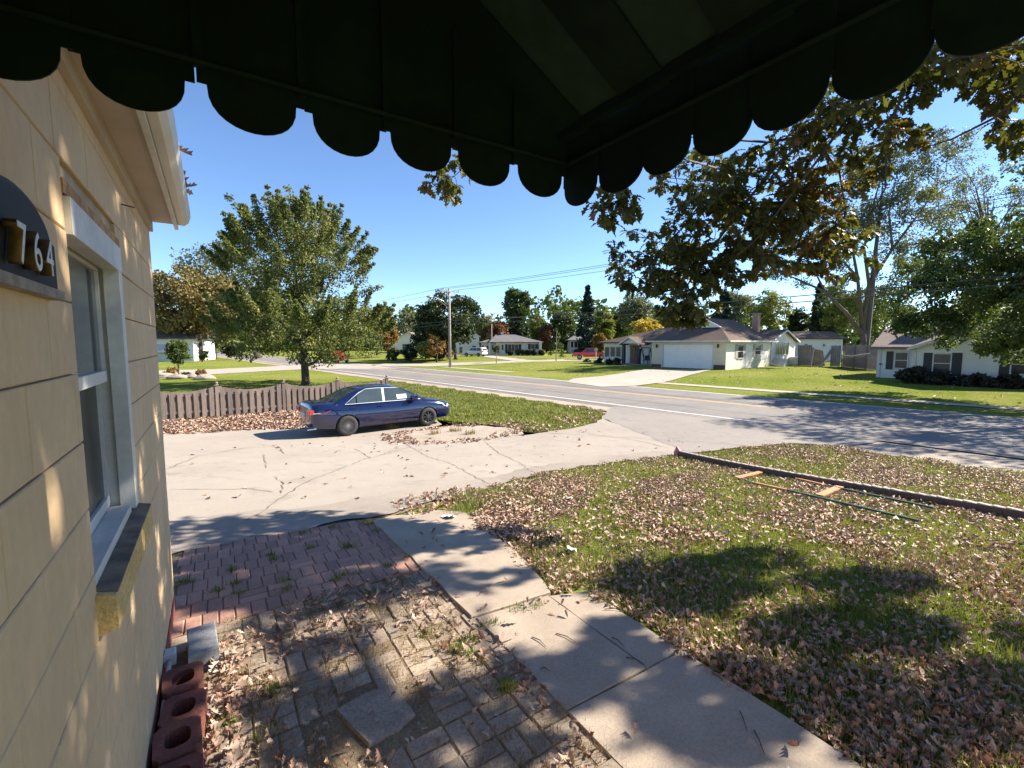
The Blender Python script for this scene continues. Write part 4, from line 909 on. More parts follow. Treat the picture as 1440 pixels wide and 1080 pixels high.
# left wing with porch
yl = 4.2; xl0, _ = H.on_y(849, 511, yl); H.box('left_wall', M_SIDB, (xl0, 0, yl, yl + .2, 0, 2.6), (xl0, xl0 + .2, yl + .2, yl + 7, 0, 2.6))
zrl = H.on_y(935, 461, yl + 3.5)[1]; H.hip(xl0 - .5, .6, yl - .6, yl + 7.4, 2.68, zrl, xl0 + 6.6, .6, yl + 3.4, yl + 3.4, M_SHB, 'left_roof')
for px in (851, 859, 867): H.window_y(px, 488, px + 6, 501.5, yl, 1, None, rail=False)
dx0, dx1, dz0, dz1 = H.rect(886.5, 485.5, 896, 513, yl); dd = H.box('front_door', M_BROWN_DOOR, (dx0, dx1, yl - .05, yl - .003, .1, dz1)); H.box('pane', M_WGL, (dx0 + .3, dx1 - .3, yl - .07, yl - .051, .9, dz1 - .3), parent=dd); H.box('door_surround', M_TRIM, (dx0 - .18, dx0, yl - .06, yl - .003, .1, dz1), (dx1, dx1 + .18, yl - .06, yl - .003, .1, dz1), (dx0 - .18, dx1 + .18, yl - .06, yl - .003, dz1, dz1 + .18))
for px in (877, 898.5): x, _ = H.on_y(px, 500, yl - 1.6); H.box('porch_column', M_SHUT, (x - .16, x + .16, yl - 1.75, yl - 1.43, .1, 2.5))
xa, _ = H.on_y(873, 484, yl - 1.6); xb, _ = H.on_y(900, 484, yl - 1.6); zp = H.on_y(886, 475, yl - 1.6)[1]; H.gable_x(xa + .2, xb - .1, yl - 1.75, yl + 1, 2.5, max(zp, 3.1), M_SHB, M_SIDB, .3, 'porch_roof')
H.box('porch_floor', M_CONC, (xa - .3, 0, yl - 1.9, yl, 0, .1))
# garden swing
x0, _ = H.on_y(901, 512, yl - 1.0); x1, _ = H.on_y(915, 512, yl - 1.0)
sw = empty('garden_swing', H.e.matrix_basis @ Vector((0, 0, 0)), 'dark framed garden swing on the porch beside the garage', 'swing', rz=RZ_HOUSE); sw.location = H.loc + Matrix.Rotation(RZ_HOUSE, 3, 'Z') @ Vector(((x0 + x1) / 2, yl - 1.0, .1)); hw = abs(x1 - x0) / 2 - .1
for s in (-1, 1):
    for yy in (-.6, .6): m = MB(); m.beam((s * hw, yy, 0), (s * hw, 0, 1.9), .07, .07); m.build('leg', M_SHUT, sw)
m = MB(); m.beam((-hw, 0, 1.9), (hw, 0, 1.9), .09, .09); m.build('top_bar', M_SHUT, sw); m = MB(); m.box(-hw + .25, hw - .2, -.25, .25, .42, .47); m.build('seat', M_SHUT, sw); m = MB(); m.box(-hw + .25, hw - .2, .22, .27, .47, 1.0); m.build('backrest', M_SHUT, sw)
for s in (-1, 1): m = MB(); m.tube([(s * (hw - .3), 0, .6), (s * (hw - .25), 0, 1.88)], .015, 6); m.build('chain', M_SHUT, sw)

# --- right hand house with dark shutters
p0 = pq(1233, 530, 42.4); r0 = toqr(p0)[1]
H2 = House('shutter_house', 'white sided house with dark shutters at the right edge', road(42.4, r0, .35), RZ_HOUSE)
yf = -1.6; x1, _ = H2.on_y(1283, 530, yf); zl = H2.on_y(1240, 488.5, 0)[1]; zf = H2.on_y(1283, 489, yf)[1]
H2.box('wall', M_SIDB, (0, x1 + 2, 0, 8, 0, zl), (x1, x1 + 10.5, yf, 8, 0, zf))
zpk = H2.on_y(1396, 456, yf)[1]; xpk = H2.on_y(1396, 456, yf)[0]; H2.gable_x(x1, 2 * xpk - x1, yf, 8, zf, zpk, M_SHG, M_SIDB, .35, 'roof')
m = MB(); m.prism([(-.45, zl - .12), (-.45, zl + .05), (4.0, zl + 1.5), (8.4, zl + .05), (8.4, zl - .12)], -.4, x1 + 1.5, lambda a, b, h: (h, a, b)); m.build('left_roof', M_SHT, H2.e)
for a, b in ((-.05, .16), (x1 - .1, x1 + .12)): H2.box('corner_board', M_TRIM, (a, b, (-.06 if a < 1 else yf - .06), (-.004 if a < 1 else yf - .004), 0, zl - .05))
xa, xb, za, zb = H2.rect(1260, 496, 1275, 517.5, 0); H2.win(xa, xb, za, zb, 0); xa, xb, za, zb = H2.rect(1247, 494, 1255, 519.5, 0); H2.box('shutter', M_SHUT, (xa, xb, -.04, -.004, za, zb))
xa, xb, za, zb = H2.rect(1314, 498, 1335, 524, yf); H2.win(xa, xb, za, zb, yf)
xa, xb, za, zb = H2.rect(1424, 499, 1447, 526, yf); H2.win(xa, xb, za, zb, yf)
for (a, b) in ((1299.5, 1310), (1339, 1351), (1407, 1419)): xa, xb, za, zb = H2.rect(a, 496, b, 529, yf); H2.box('shutter', M_SHUT, (xa, xb, yf - .04, yf - .004, za, zb))
xa, xb, za, zb = H2.rect(1354, 479, 1359, 483, yf); H2.box('vent', M_TRIM, (xa, xb, yf - .03, yf - .004, za, zb))
x, z = H2.on_y(1322, 470, 4.0); H2.box('chimney', M('white_brick', (.62, .61, .60), .9, (.54, .53, .52), 2), (x - .75, x + .75, 3.5, 4.6, 3, 5.1))
x, z = H2.on_y(1237, 512, -.08); H2.box('wall_tap', M_SHUT, (x - .03, x + .1, -.10, -.004, z - .05, z + .05))
# --- back garage behind the leaning fence
c0 = dp(1123, 517, 66); HB = House('back_garage', 'low white outbuilding with brown roof behind the leaning fence', (c0.x, c0.y, .35), -YAW)
HB.box('wall', M_SIDB, (0, 6.2, 0, 6, 0, HB.on_y(1150, 477, 0)[1])); zt = HB.on_y(1150, 476, 0)[1]
m = MB(); m.prism([(-.4, zt - .1), (-.4, zt + .05), (3, zt + 1.1), (6.4, zt + .05), (6.4, zt - .1)], -.4, 6.6, lambda a, b, h: (h, a, b)); m.build('roof', M_SHB, HB.e)
for px in (1132, 1157): xa, xb, za, zb = HB.rect(px, 484, px + 3, 487, 0); HB.win(xa, xb, za, zb, 0)
# --- middle far house
c0 = dp(676, 499.7, 96); HC = House('grey_roof_house', 'small white house with grey hip roof and picture window across the side street', (c0.x, c0.y, .35), -YAW)
x1, zt = HC.on_y(712, 481, 0); x2, _ = HC.on_y(760, 481, 0)
HC.box('wall', M_SIDW, (0, x1 + .5, 1.5, 8, 0, zt), (x1 - 2.2, x2, 0, 8, 0, zt)); zr_ = HC.on_y(712, 470.5, 3.5)[1]
xa, _ = HC.on_y(691, 480, 0); xr0, _ = HC.on_y(697, 471, 3.5); xr1, _ = HC.on_y(724, 471, 3.5)
HC.hip(xa - .5, x2 + .6, -.6, 8.6, zt + .02, zr_, xr0, xr1, 3.8, 3.8, M_SHG); HC.hip(-.6, x1, .9, 8.6, zt - .05, zr_ - .6, 3.0, x1 - 1, 4.6, 4.6, M_SHG, 'left_roof')
HC.box('entry_wall', M_SIDW, (x2 - .3, x2 + .2, -1.2, 4, 0, zt)); 
for (a, b, c, d, mu) in ((714.5, 484.5, 728.5, 494, 3), (747, 484, 757, 490.5, 2), (691.5, 485, 694, 492, 1), (705.5, 485, 708, 492, 1), (677.5, 486, 680, 491.5, 1), (684, 486, 687, 491.5, 1)):
    HC.window_y(a, b, c, d, 0 if a > 690 else 1.5, mu, M_SHUT if a > 714 else None, .55, rail=False)
xd0, xd1, zd0, zd1 = HC.rect(699, 484.5, 703.5, 497, 0); HC.box('front_door', M_SIDC, (xd0, xd1, -.05, -.003, 0, zd1))
x, z = HC.on_y(706, 468, 4); HC.box('vent_pipe', M_TRIM, (x - .25, x + .25, 3.6, 4.2, z - 1.2, z + .2))
x, _ = HC.on_y(688.5, 495, -.5); HC.box('porch_post', M_TRIM, (x - .15, x + .15, -.6, -.35, 0, zt))
# --- far house with a porch, left of the pickup
c0 = dp(801, 496, 122); HD = House('bay_house', 'small pale house with dark porch windows behind the red pickup', (c0.x, c0.y, .35), -YAW)
x2, zt = HD.on_y(832, 478.5, 0); HD.box('wall', M_SIDB, (0, x2, 0, 8, 0, zt)); zr_ = HD.on_y(818, 469.5, 3.5)[1]; HD.hip(-.7, x2 + .7, -.7, 8.7, zt + .05, zr_, 2.2, x2 - 1.5, 4, 4, M_SHG)
for (a, b, mu) in ((803, 806, 1), (808, 820.5, 3)): HD.window_y(a, 480.5, b, 488.5, 0, mu, None, rail=False)
x, z = HD.on_y(822, 469, 4); HD.box('chimney', M_TRIM, (x - .35, x + .35, 3.6, 4.4, z - 1, z + 1.0))
# --- left far house under the brown oak
c0 = dp(205, 507, 72); HE = House('left_house', 'pale grey house with dark roof and white window awning beyond the side street', (c0.x, c0.y, 0), -YAW + .25)
x2, zt = HE.on_y(271, 475, 0); HE.box('wall', M_SIDB, (-3, x2, 0, 9, 0, zt)); zr_ = zt + 2.6
m = MB(); m.prism([(-.5, zt - .05), (4.5, zr_), (9.5, zt - .05), (9.5, zt - .22), (-.5, zt - .22)], -3.5, x2 + .5, lambda a, b, h: (h, a, b)); m.build('roof', M_ROOF_DARK, HE.e)
xa, xb, za, zb = HE.rect(221, 486, 236, 502, 0); HE.win(xa, xb, za + .6, zb, 0)
m = MB(); m.prism([(-.02, zb + .2), (-1.3, za + .9), (-1.3, za + .7), (-.02, zb)], xa - .3, xb + .4, lambda a, b, h: (h, a, b)); m.build('window_awning', M_TRIM, HE.e)
# --- pale house half hidden behind the centre tree
c0 = dp(642, 499, 104); HF = House('gable_house', 'pale gabled house mostly hidden behind the leafy centre tree', (c0.x, c0.y, .3), -YAW + .2)
HF.box('wall', M_SIDW, (0, 5.2, 0, 8, 0, 4.2)); HF.gable_x(0, 5.2, 0, 8, 4.2, 6.0, M_SHT, M_SIDW, .3); xa, xb, za, zb = HF.rect(646, 488, 650, 496, 0); HF.win(xa, xb, za, zb, 0); HF.box('side_door', M_BROWN_DOOR, (3.6, 4.4, -.04, -.003, 0, 2.0))
c0 = dp(553, 497, 118); HG = House('far_left_house', 'distant pale house glimpsed between the maple and the shrubs', (c0.x, c0.y, .1), -YAW)
HG.box('wall', M_SIDW, (0, 8, 0, 7, 0, 3.6)); HG.gable_x(0, 8, 0, 7, 3.6, 5.6, M_SHT, M_SIDW, .3); xa, xb, za, zb = HG.rect(566, 484, 571, 490, 0); HG.win(xa, xb, za, zb, 0)

# ------------------------------------------------------------------ fences beside the right hand house
M_OLDW = M('old_grey_boards', (.30, .245, .20), .9, (.22, .18, .15), 2, fine=15, fine_amt=.3)
def board_fence(label, a, b, h, lean=0, name='board_fence', n=None, drop=0):
    a, b = Vector(a), Vector(b); e = empty(name, a, label, 'fence', rz=math.atan2(b.y - a.y, b.x - a.x)); L = (b - a).length; n = n or int(L / .16); m = MB(); s = L / n
    for i in range(n):
        t = i / n; hh = h + random.uniform(-.05, .05) - drop * t; m.add([], []); m.box(i * s + .006, (i + 1) * s - .006, -.012 + random.uniform(-.004, .004), .012, .03, hh, Matrix.Rotation(lean, 4, 'X'))
    o = m.build('boards', M_OLDW, e); o['kind'] = 'stuff'
    for z in (.4, h - .4 - drop * .5): q = MB(); q.box(0, L, -.06, -.016, z - .045, z + .045, Matrix.Rotation(lean, 4, 'X')); q.build('rail', M_OLDW, e)
    for k in range(int(L / 2.4) + 1): q = MB(); x = min(k * 2.4, L - .1); q.box(x, x + .1, -.16, -.062, 0, h - .1 - drop, Matrix.Rotation(lean * .5, 4, 'X')); q.build('post', M_OLDW, e)
D_ = 48
board_fence('upright grey board fence meeting the shutter house', (dp(1186, 526, 49).x, dp(1186, 526, 49).y, .35), (dp(1236, 526, 42).x, dp(1236, 526, 42).y, .35), 2.35)
board_fence('leaning collapsed grey fence panel behind the lawn', (dp(1122, 519, 52).x, dp(1122, 519, 52).y, .35), (dp(1142, 519, 51).x, dp(1142, 519, 51).y, .35), 2.4, .22)
board_fence('sagging grey fence panel leaning against its neighbour', (dp(1143, 519, 51).x, dp(1143, 519, 51).y, .35), (dp(1160, 519, 50).x, dp(1160, 519, 50).y, .35), 2.2, .38, drop=.4)
board_fence('short grey gate panel standing by the chain link', (dp(1167, 518, 49.5).x, dp(1167, 518, 49.5).y, .35), (dp(1181, 518, 49).x, dp(1181, 518, 49).y, .35), 2.3, -.04)
for i, ((xa, ya), (xb, yb2), lab) in enumerate((((1153, 519), (1170, 491), 'fallen grey plank propped diagonally against the gate panel'), ((1139, 519), (1144, 489), 'tilted grey post between the two leaning panels'))):
    A = dp(xa, ya, 48); A.z = .36; B = dp(xb, yb2, 49.5); m = MB(); m.beam(A, B, .28 if i == 0 else .16, .08); tag(m.build('plank', M_OLDW, None, loc=A), lab, 'plank')
cl = empty('chain_link_fence', (dp(1182, 527, 46).x, dp(1182, 527, 46).y, .35), 'rusty chain link fence with a bent top rail by the shutter house', 'fence'); CL = cl.location.copy()
M_LINK = M('rusty_wire', (.12, .09, .075), .7)
A, B = Vector((CL.x, CL.y, .35)), Vector((dp(1233, 529, 40).x, dp(1233, 529, 40).y, .35)); Ln = (B - A).length; dv = (B - A).normalized(); hz = 1.4
for t in (0, .35, .68, 1.0): P = A + dv * Ln * t; m = MB(); m.tube([P, P + Vector((0, 0, hz))], .035, 6); m.build('post', M_LINK, cl, loc=CL)
m = MB(); m.tube([A + Vector((0, 0, hz - .05)), A + dv * Ln * .3 + Vector((0, 0, hz - .12)), A + dv * Ln * .6 + Vector((0, 0, hz + .1)), A + dv * Ln * .8 + Vector((0, 0, hz + .2))], .04, 6); m.build('top_rail', M('pale_rail', (.55, .52, .48), .6), cl, loc=CL)
m = MB(); k = int(Ln / .11)
for i in range(-12, k):
    for sg in (1, -1):
        s0 = i * .11; s1 = s0 + hz; a0, b0 = max(s0, 0), min(s1, Ln)
        if b0 <= a0: continue
        za, zb = (a0 - s0), (b0 - s0)
        if sg < 0: za, zb = hz - za, hz - zb
        m.beam(A + dv * a0 + Vector((0, 0, za)), A + dv * b0 + Vector((0, 0, zb)), .008, .008)
mo = m.build('mesh', M_LINK, cl, loc=CL); mo['kind'] = 'stuff'

# ------------------------------------------------------------------ utility poles, street lamp, wires, signs
M_POLE = M('weathered_pole', (.36, .31, .27), .9, (.28, .24, .21), 2, fine=30, stretchv=(1, 1, .1)); M_WIRE = M('wire', (.03, .03, .032), .6); M_INS = M('insulator', (.30, .29, .28), .3)
def pole(label, base, h, ang, arm=True, lamp=False):
    e = empty('utility_pole', base, label, 'pole', 'utility poles along the road', ang)
    m = MB(); m.tube([(0, 0, -.05), (0, 0, h * .5), (0, 0, h)], [.17, .145, .115], 12); m.build('shaft', M_POLE, e, True)
    if arm:
        m = MB(); m.box(-1.3, 1.3, -.2, -.11, h - .42, h - .30); m.build('crossarm', M_POLE, e)
        m = MB(); m.beam((-.75, -.16, h - .40), (0, -.13, h - 1.0), .04, .04); m.beam((.75, -.16, h - .40), (0, -.13, h - 1.0), .04, .04); m.build('brace', M_POLE, e)
        for x in (-1.2, -.5, 1.2): m = MB(); m.lathe([(.03, h - .30), (.07, h - .26), (.05, h - .2), (.07, h - .16), (.03, h - .1)], 10, 'z', (x, -.155, 0)); m.build('insulator', M_INS, e, True)
    if lamp:
        m = MB(); m.tube([(-.1, 0, h - 2.0), (-.9, 0, h - 1.45), (-1.9, 0, h - 1.18), (-2.3, 0, h - 1.16)], .035, 8); m.build('lamp_arm', M_ALLOY, e, True); m = MB(); m.tube([(-.1, 0, h - 2.3), (-1.6, 0, h - 1.3)], .02, 6); m.build('lamp_brace', M_ALLOY, e)
        m = MB(); m.tube([(-2.2, 0, h - 1.15), (-2.45, 0, h - 1.13), (-2.8, 0, h - 1.15), (-3.0, 0, h - 1.18)], [.05, .13, .15, .06], 10); m.build('lamp_head', M_ALLOY, e, True)
    return e
P1 = gp(633, 517); ang = math.atan2(QDY, QDX); HP = 9.25; q1, r1 = toqr(P1)
P2 = road(q1, r1 - 48.5, .02); P3 = road(q1, r1 + 46, .05)
pole('tall grey utility pole with a curved street lamp arm at the corner', P1, HP, ang, True, True)
pole('utility pole out past the shutter house lawn', P2, HP, ang); pole('far utility pole along the road behind the maple', P3, HP, ang)
g0 = dp(691.5, 500, 112); pole('thin distant pole rising behind the grey roofed house', (g0.x, g0.y, .3), 8.6, .4); g0 = dp(1017.5, 480, 80); pole('distant pole beside the dark spruce', (g0.x, g0.y, .35), 13.5, .4, False)
def wire(a, b, sag, lab, r=.016):
    m = MB(); pts = [a.lerp(b, i / 14) - Vector((0, 0, sag * 4 * (i / 14) * (1 - i / 14))) for i in range(15)]; m.tube(pts, r, 5); tag(m.build('overhead_wire', M_WIRE, None, True, loc=tuple(a)), lab, 'wire', 'overhead wires')
qv = Vector((QDX, QDY, 0)); zt = Vector((0, 0, HP - .08))
for o_, nm in ((-1.2, 'lowest of the three upper power lines running right from the pole'), (-.5, 'middle of the three upper power lines running right from the pole'), (1.2, 'highest of the three upper power lines running right from the pole')): wire(P1 + zt + qv * o_, P2 + zt + qv * o_, .35, nm)
for o_, nm in ((-1.2, 'lowest upper power line running left from the pole behind the maple'), (1.2, 'upper power line running left from the pole behind the maple')): wire(P1 + zt + qv * o_, P3 + zt + qv * o_, .4, nm)
for z, nm in ((5.5, 'thick telephone cable strung low across the houses'), (5.15, 'second telephone cable just under the thick one')): wire(P1 + Vector((0, 0, z)), P2 + Vector((0, 0, z + .35)), .3, nm, .028); wire(P1 + Vector((0, 0, z)), P3 + Vector((0, 0, z)), .3, nm.replace('strung low across the houses', 'running left from the pole').replace('just under the thick one', 'running left under the first'), .028)
wire(P1 + Vector((0, 0, 6.4)), dp(745, 445, 112), .3, 'single service wire reaching from the pole to the far grey roof house', .02)
g0 = gp(598.5, 506); ss_ = empty('street_sign', g0, 'street name sign on a post in front of the dark shrubs', 'sign', rz=-YAW)
m = MB(); m.tube([(0, 0, 0), (0, 0, 2.7)], .04, 8); m.build('post', M_ALLOY, ss_); m = MB(); m.box(-.55, .45, -.02, .02, 2.7, 2.95); m.build('name_blade', M('green_sign', (.03, .20, .17), .5), ss_); m = MB(); m.box(-.02, .02, -.45, .45, 2.97, 3.2); m.build('cross_blade', M('green_sign2', (.03, .18, .15), .5), ss_)
g0 = gp(838, 508); mk = empty('round_marker', g0, 'white round marker on a post in front of the porch lawn', 'sign', rz=-YAW)
m = MB(); m.tube([(0, 0, 0), (0, 0, 1.5)], .06, 8); m.build('post', M_TRIM, mk); m = MB(); m.lathe([(.001, -.04), (.24, -.04), (.24, .04), (.001, .04)], 18, 'y', (0, -.05, 1.65)); m.build('disc', M_TRIM, mk)
g0 = gp(305, 505); mb = empty('mailbox', g0, 'black mailbox on a post beyond the side street', 'mailbox', rz=-YAW)
m = MB(); m.box(-.05, .05, -.05, .05, 0, 1.1); m.build('post', M_SHUT, mb); m = MB(); m.tube([(0, -.35, 1.25), (0, .35, 1.25)], .17, 10); m.build('box', M_SHUT, mb)
# boulders round the sapling bed
M_ROCK = M('pink_boulder', (.34, .275, .245), .9, (.25, .20, .18), 2, fine=12, bmp=.6, bscale=8, bdist=.05)
for i, (px, py, s, lab) in enumerate([(229, 531, .55, 'long pale boulder nearest the house corner in the sapling bed'), (250, 533, .5, 'pinkish boulder at the foot of the sapling'), (271, 531.5, .4, 'tan boulder between sapling and low shrub'), (288, 533.5, .55, 'flat pinkish boulder at the lawn end of the bed'), (258, 530, .3, 'small pale boulder behind the sapling foot')]):
    bm = bmesh.new(); bmesh.ops.create_icosphere(bm, subdivisions=3, radius=s); rr = random.Random(i)
    off = Vector((rr.random() * 9, rr.random() * 9, 3))
    from mathutils import noise as mn
    for v in bm.verts: v.co *= 1 + .35 * mn.noise(v.co * 1.6 / s * .6 + off); v.co.z *= .55; v.co.x *= 1.35
    me = bpy.data.meshes.new('boulder'); bm.to_mesh(me); bm.free(); o = link('boulder', me, None, M_ROCK); g0 = gp(px, py); o.location = g0 + Vector((0, 0, .12)); tag(o, lab, 'boulder', 'boulders of the sapling bed')
# ------------------------------------------------------------------ trees and shrubs
M_BARK = M('bark', (.085, .065, .05), .95, (.05, .038, .03), 3, fine=25, fine_amt=.35, stretchv=(1, 1, .25), bmp=.8, bscale=12, bdist=.03)
M_BARKG = M('grey_bark', (.11, .088, .072), .95, (.07, .056, .047), 3, fine=25, fine_amt=.3, stretchv=(1, 1, .25))
PAL = {
 'maple': leaf_mat('maple_leaves', [(.038, .055, .018), (.09, .112, .034), (.16, .175, .06), (.27, .245, .11)], .36, .35),
 'green': leaf_mat('green_leaves', [(.035, .055, .016), (.065, .095, .026), (.11, .135, .036)], .28, .25),
 'dark': leaf_mat('dark_leaves', [(.018, .03, .012), (.036, .055, .02), (.065, .088, .03)], .26, .25),
 'olive': leaf_mat('olive_brown_leaves', [(.085, .065, .026), (.15, .11, .042), (.20, .165, .055), (.10, .10, .035)], .28, .25),
 'yellow': leaf_mat('yellow_leaves', [(.34, .24, .04), (.45, .33, .06), (.26, .24, .06)], .3, .3),
 'ygreen': leaf_mat('yellow_green_leaves', [(.09, .13, .03), (.17, .19, .045), (.24, .22, .05)], .3, .25),
 'orange': leaf_mat('orange_leaves', [(.20, .09, .03), (.27, .14, .04), (.12, .10, .03), (.28, .19, .06)], .3, .3),
 'red': leaf_mat('russet_leaves', [(.13, .055, .035), (.20, .09, .045), (.10, .075, .03)], .28, .3),
 'greyg': leaf_mat('grey_green_leaves', [(.07, .09, .05), (.12, .135, .075), (.17, .17, .09)], .28, .25),
 'spruce': leaf_mat('spruce_needles', [(.012, .028, .020), (.022, .042, .030), (.035, .058, .038)], .05, .3),
 'purple': leaf_mat('dark_shrub_leaves', [(.018, .022, .016), (.035, .032, .026), (.05, .05, .028)], .15, .6)}
def crown_leaves(cl, cr, per, size, up=.35, flat=1.0):
    """cl (n,3) cluster centres, cr cluster radii"""
    C = np.repeat(cl, per, 0); rr = np.repeat(cr, per)
    d = rand_dirs(len(C)) * (RNG.random(len(C)) ** .45)[:, None] * rr[:, None]; d[:, 2] *= flat
    P = C + d; n = len(P); out = d / (np.linalg.norm(d, axis=1, keepdims=True) + 1e-6)
    nrm = rand_dirs(n) + out * .5; nrm[:, 2] += up; dr = rand_dirs(n); dr[:, 2] -= .3
    return scatter(SL, SLF, P, rot_from(dr, nrm), size * RNG.uniform(.6, 1.3, n))
def tree(name, label, base, box, D, pal, nleaf, leaf, ncl=60, trunk_r=.2, bark=None, shape='oval', sparse=.35, group=None, limbs=9, cat='tree', extra=None, crf=.33, trunkpts=None):
    x0, x1, y0, y1 = box; c = dp((x0 + x1) / 2, (y0 + y1) / 2, D); rx = (x1 - x0) / 2 / F_PX * D; rz = (y1 - y0) / 2 / F_PX * D
    base = Vector(base); e = empty(name, base, label, cat, group); B = np.array(base)
    cc = np.array(c)
    if shape == 'oval':
        d = rand_dirs(ncl) * (RNG.uniform(sparse, 1, ncl) ** .6)[:, None]; s = 1 - crf * .75
        cl = cc + d * np.array([rx, rx, rz]) * s; cr = RNG.uniform(.6, 1.2, ncl) * crf * min(rx, rz)
    elif shape == 'cone':
        t = RNG.random(ncl) ** .8; a = RNG.random(ncl) * 6.283; rr = (1 - t) * rx * (.45 + .5 * RNG.random(ncl)) + .05
        cl = np.stack([cc[0] + np.cos(a) * rr, cc[1] + np.sin(a) * rr, cc[2] - rz + t * 2 * rz - rr * .25], 1); cr = (.12 + .5 * (1 - t)) * rx * .55
    if extra is not None:
        ex, er = extra(); cl = np.concatenate([cl, ex]); cr = np.concatenate([cr, er])
    per = max(3, nleaf // len(cl)); V, Fc = crown_leaves(cl, cr, per, leaf, flat=.75 if shape == 'oval' else .5)
    npmesh('crown', V - B, Fc, PAL[pal], e)
    m = MB(); top = c + Vector((0, 0, rz * (.35 if shape == 'oval' else .9))); mid = base.lerp(top, .5) + Vector((random.uniform(-.03, .03) * rz, 0, 0))
    m.tube([base - Vector((0, 0, .1)), base + Vector((0, 0, .35)), mid, top], [trunk_r * 1.35, trunk_r, trunk_r * .75, trunk_r * .2], 10)
    if shape == 'oval' and limbs:
        idx = RNG.choice(len(cl), min(limbs, len(cl)), replace=False)
        for i in idx:
            tip = Vector(cl[i]); f = random.uniform(.3, .8); st = base.lerp(top, f) if tip.z > base.lerp(top, f).z else base.lerp(top, .32)
            kn = st.lerp(tip, .5) + Vector((0, 0, .12 * rz)); m.tube([st, kn, tip], [trunk_r * .42, trunk_r * .22, trunk_r * .06], 6)
    m.build('trunk', bark or M_BARK, e, True, loc=base); return e
def at_base(px, D, z=None): p = dp(px, 500, D); zz = float(gz(p.x, p.y)) if z is None else z; return Vector((p.x, p.y, zz))
# main maple: many upswept leaders
MB0 = gp(430, 541)
def leaders():
    cs, rs = [], []
    for px, py, dd in [(322, 278, 0), (345, 292, 1), (405, 266, -.5), (372, 280, 2), (440, 290, 1), (468, 306, -1), (490, 330, 1), (513, 362, 0), (532, 404, .5), (388, 285, -2), (425, 300, -2), (310, 330, 0), (302, 362, 1), (360, 300, -1), (455, 330, -2), (540, 440, 1), (535, 475, -1), (308, 420, -1), (318, 465, 1)]:
        tip = dp(px, py, 31.5 + dd); root = dp(428, 430 if py < 400 else 470, 31.5 + dd * .3)
        for t in np.linspace(.35, 1, 8):
            p = root.lerp(tip, t) + Vector((0, 0, .5 * math.sin(t * 3.1))); cs.append(tuple(p)); rs.append(.75 * (1.12 - t) + .2)
    return np.array(cs), np.array(rs)
def maple_body():
    cs, rs = leaders(); C, Q = [cs], [rs]
    n = 230; c = np.array(dp(434, 464, 31.5)); d = rand_dirs(n) * (RNG.uniform(.1, 1, n) ** .5)[:, None]; C.append(c + d * np.array([5.7, 5.7, 2.4])); Q.append(np.full(n, .55))
    n = 150; c = np.array(dp(420, 375, 31.5)); d = rand_dirs(n) * (RNG.uniform(.1, 1, n) ** .5)[:, None]; C.append(c + d * np.array([4.3, 4.3, 3.6])); Q.append(np.full(n, .55))
    for k in range(150):
        u = rand_dirs(1)[0]; u[2] = abs(u[2]) * 1.1 - .15; low = k % 2; c = np.array(dp(434, 462, 31.5)) if low else np.array(dp(420, 375, 31.5)); ax = np.array([5.2, 5.2, 2.4]) if low else np.array([4.2, 4.2, 3.6])
        p = c + u * ax; g_ = u * .8 + np.array([0, 0, .75]); g_ /= np.linalg.norm(g_); L_ = RNG.uniform(.7, 1.7)
        for t in np.linspace(0, 1, 5): C.append((p + g_ * L_ * t)[None]); Q.append(np.array([.34 * (1.15 - t) + .05]))
    return np.concatenate(C), np.concatenate(Q)
tree('maple_tree', 'large green maple with a short dark trunk behind the picket fence', MB0, (304, 546, 300, 518), 31.5, 'maple', 98000, .155, 10, .27, None, 'oval', .2, None, 8, extra=maple_body, crf=.135)
m = MB(); e_ = [o for o in bpy.data.objects if o.name == 'maple_tree'][0]
for px, py in ((450, 508), (416, 506)): m.tube([MB0 + Vector((0, 0, 1.3)), MB0.lerp(dp(px, py, 31.2), .55) + Vector((0, 0, .6)), dp(px, py - 6, 31.2)], [.13, .09, .05], 7)
m.build('limb', M_BARK, e_, True, loc=MB0)
tree('sapling', 'young staked sapling with a round crown in the boulder bed', gp(252, 533), (233, 267, 474, 516), 36.6, 'green', 2600, .16, 40, .05, M_BARKG, crf=.3, limbs=5)
G = 'trees of the neighbourhood'
LB = dict(group=G)
tree('oak_tree', 'broad olive brown oak over the left pale house', at_base(283, 76), (205, 345, 366, 488), 76, 'olive', 15000, .45, 120, .42, crf=.26, **LB)
tree('oak_tree', 'tall grey green oak rising behind the maple', at_base(362, 88), (238, 415, 336, 470), 88, 'greyg', 12000, .45, 110, .62, None, crf=.24, sparse=.55, limbs=22, **LB)
tree('yellow_tree', 'small yellow green tree beside the left pale house', at_base(297, 92), (281, 337, 448, 490), 92, 'ygreen', 2600, .4, 40, .2, **LB)
tree('orange_tree', 'low orange shrub glowing at the corner of the left house', at_base(274, 84), (268, 283, 474, 495), 84, 'yellow', 700, .35, 14, .08, cat='shrub')
tree('dark_shrub', 'rounded dark shrub at the trunk of the brown oak', at_base(284, 70), (277, 294, 492, 506), 70, 'dark', 900, .25, 16, .08, cat='shrub', limbs=0)
tree('small_tree', 'dark bushy tree just left of the far road bend', at_base(333, 80), (312, 350, 482, 504), 80, 'dark', 1600, .35, 26, .12, **LB)
tree('orange_tree', 'orange brown tree peeking out right of the maple', at_base(545, 88), (528, 562, 440, 500), 88, 'orange', 2600, .4, 40, .15, **LB)
tree('green_tree', 'olive green tree right behind the edge of the maple', at_base(530, 96), (505, 556, 425, 500), 96, 'green', 3200, .45, 50, .2, **LB)
tree('green_tree', 'grey green tree far behind, left of the centre tree', at_base(575, 130), (556, 600, 434, 500), 130, 'greyg', 2600, .6, 40, .2, **LB)
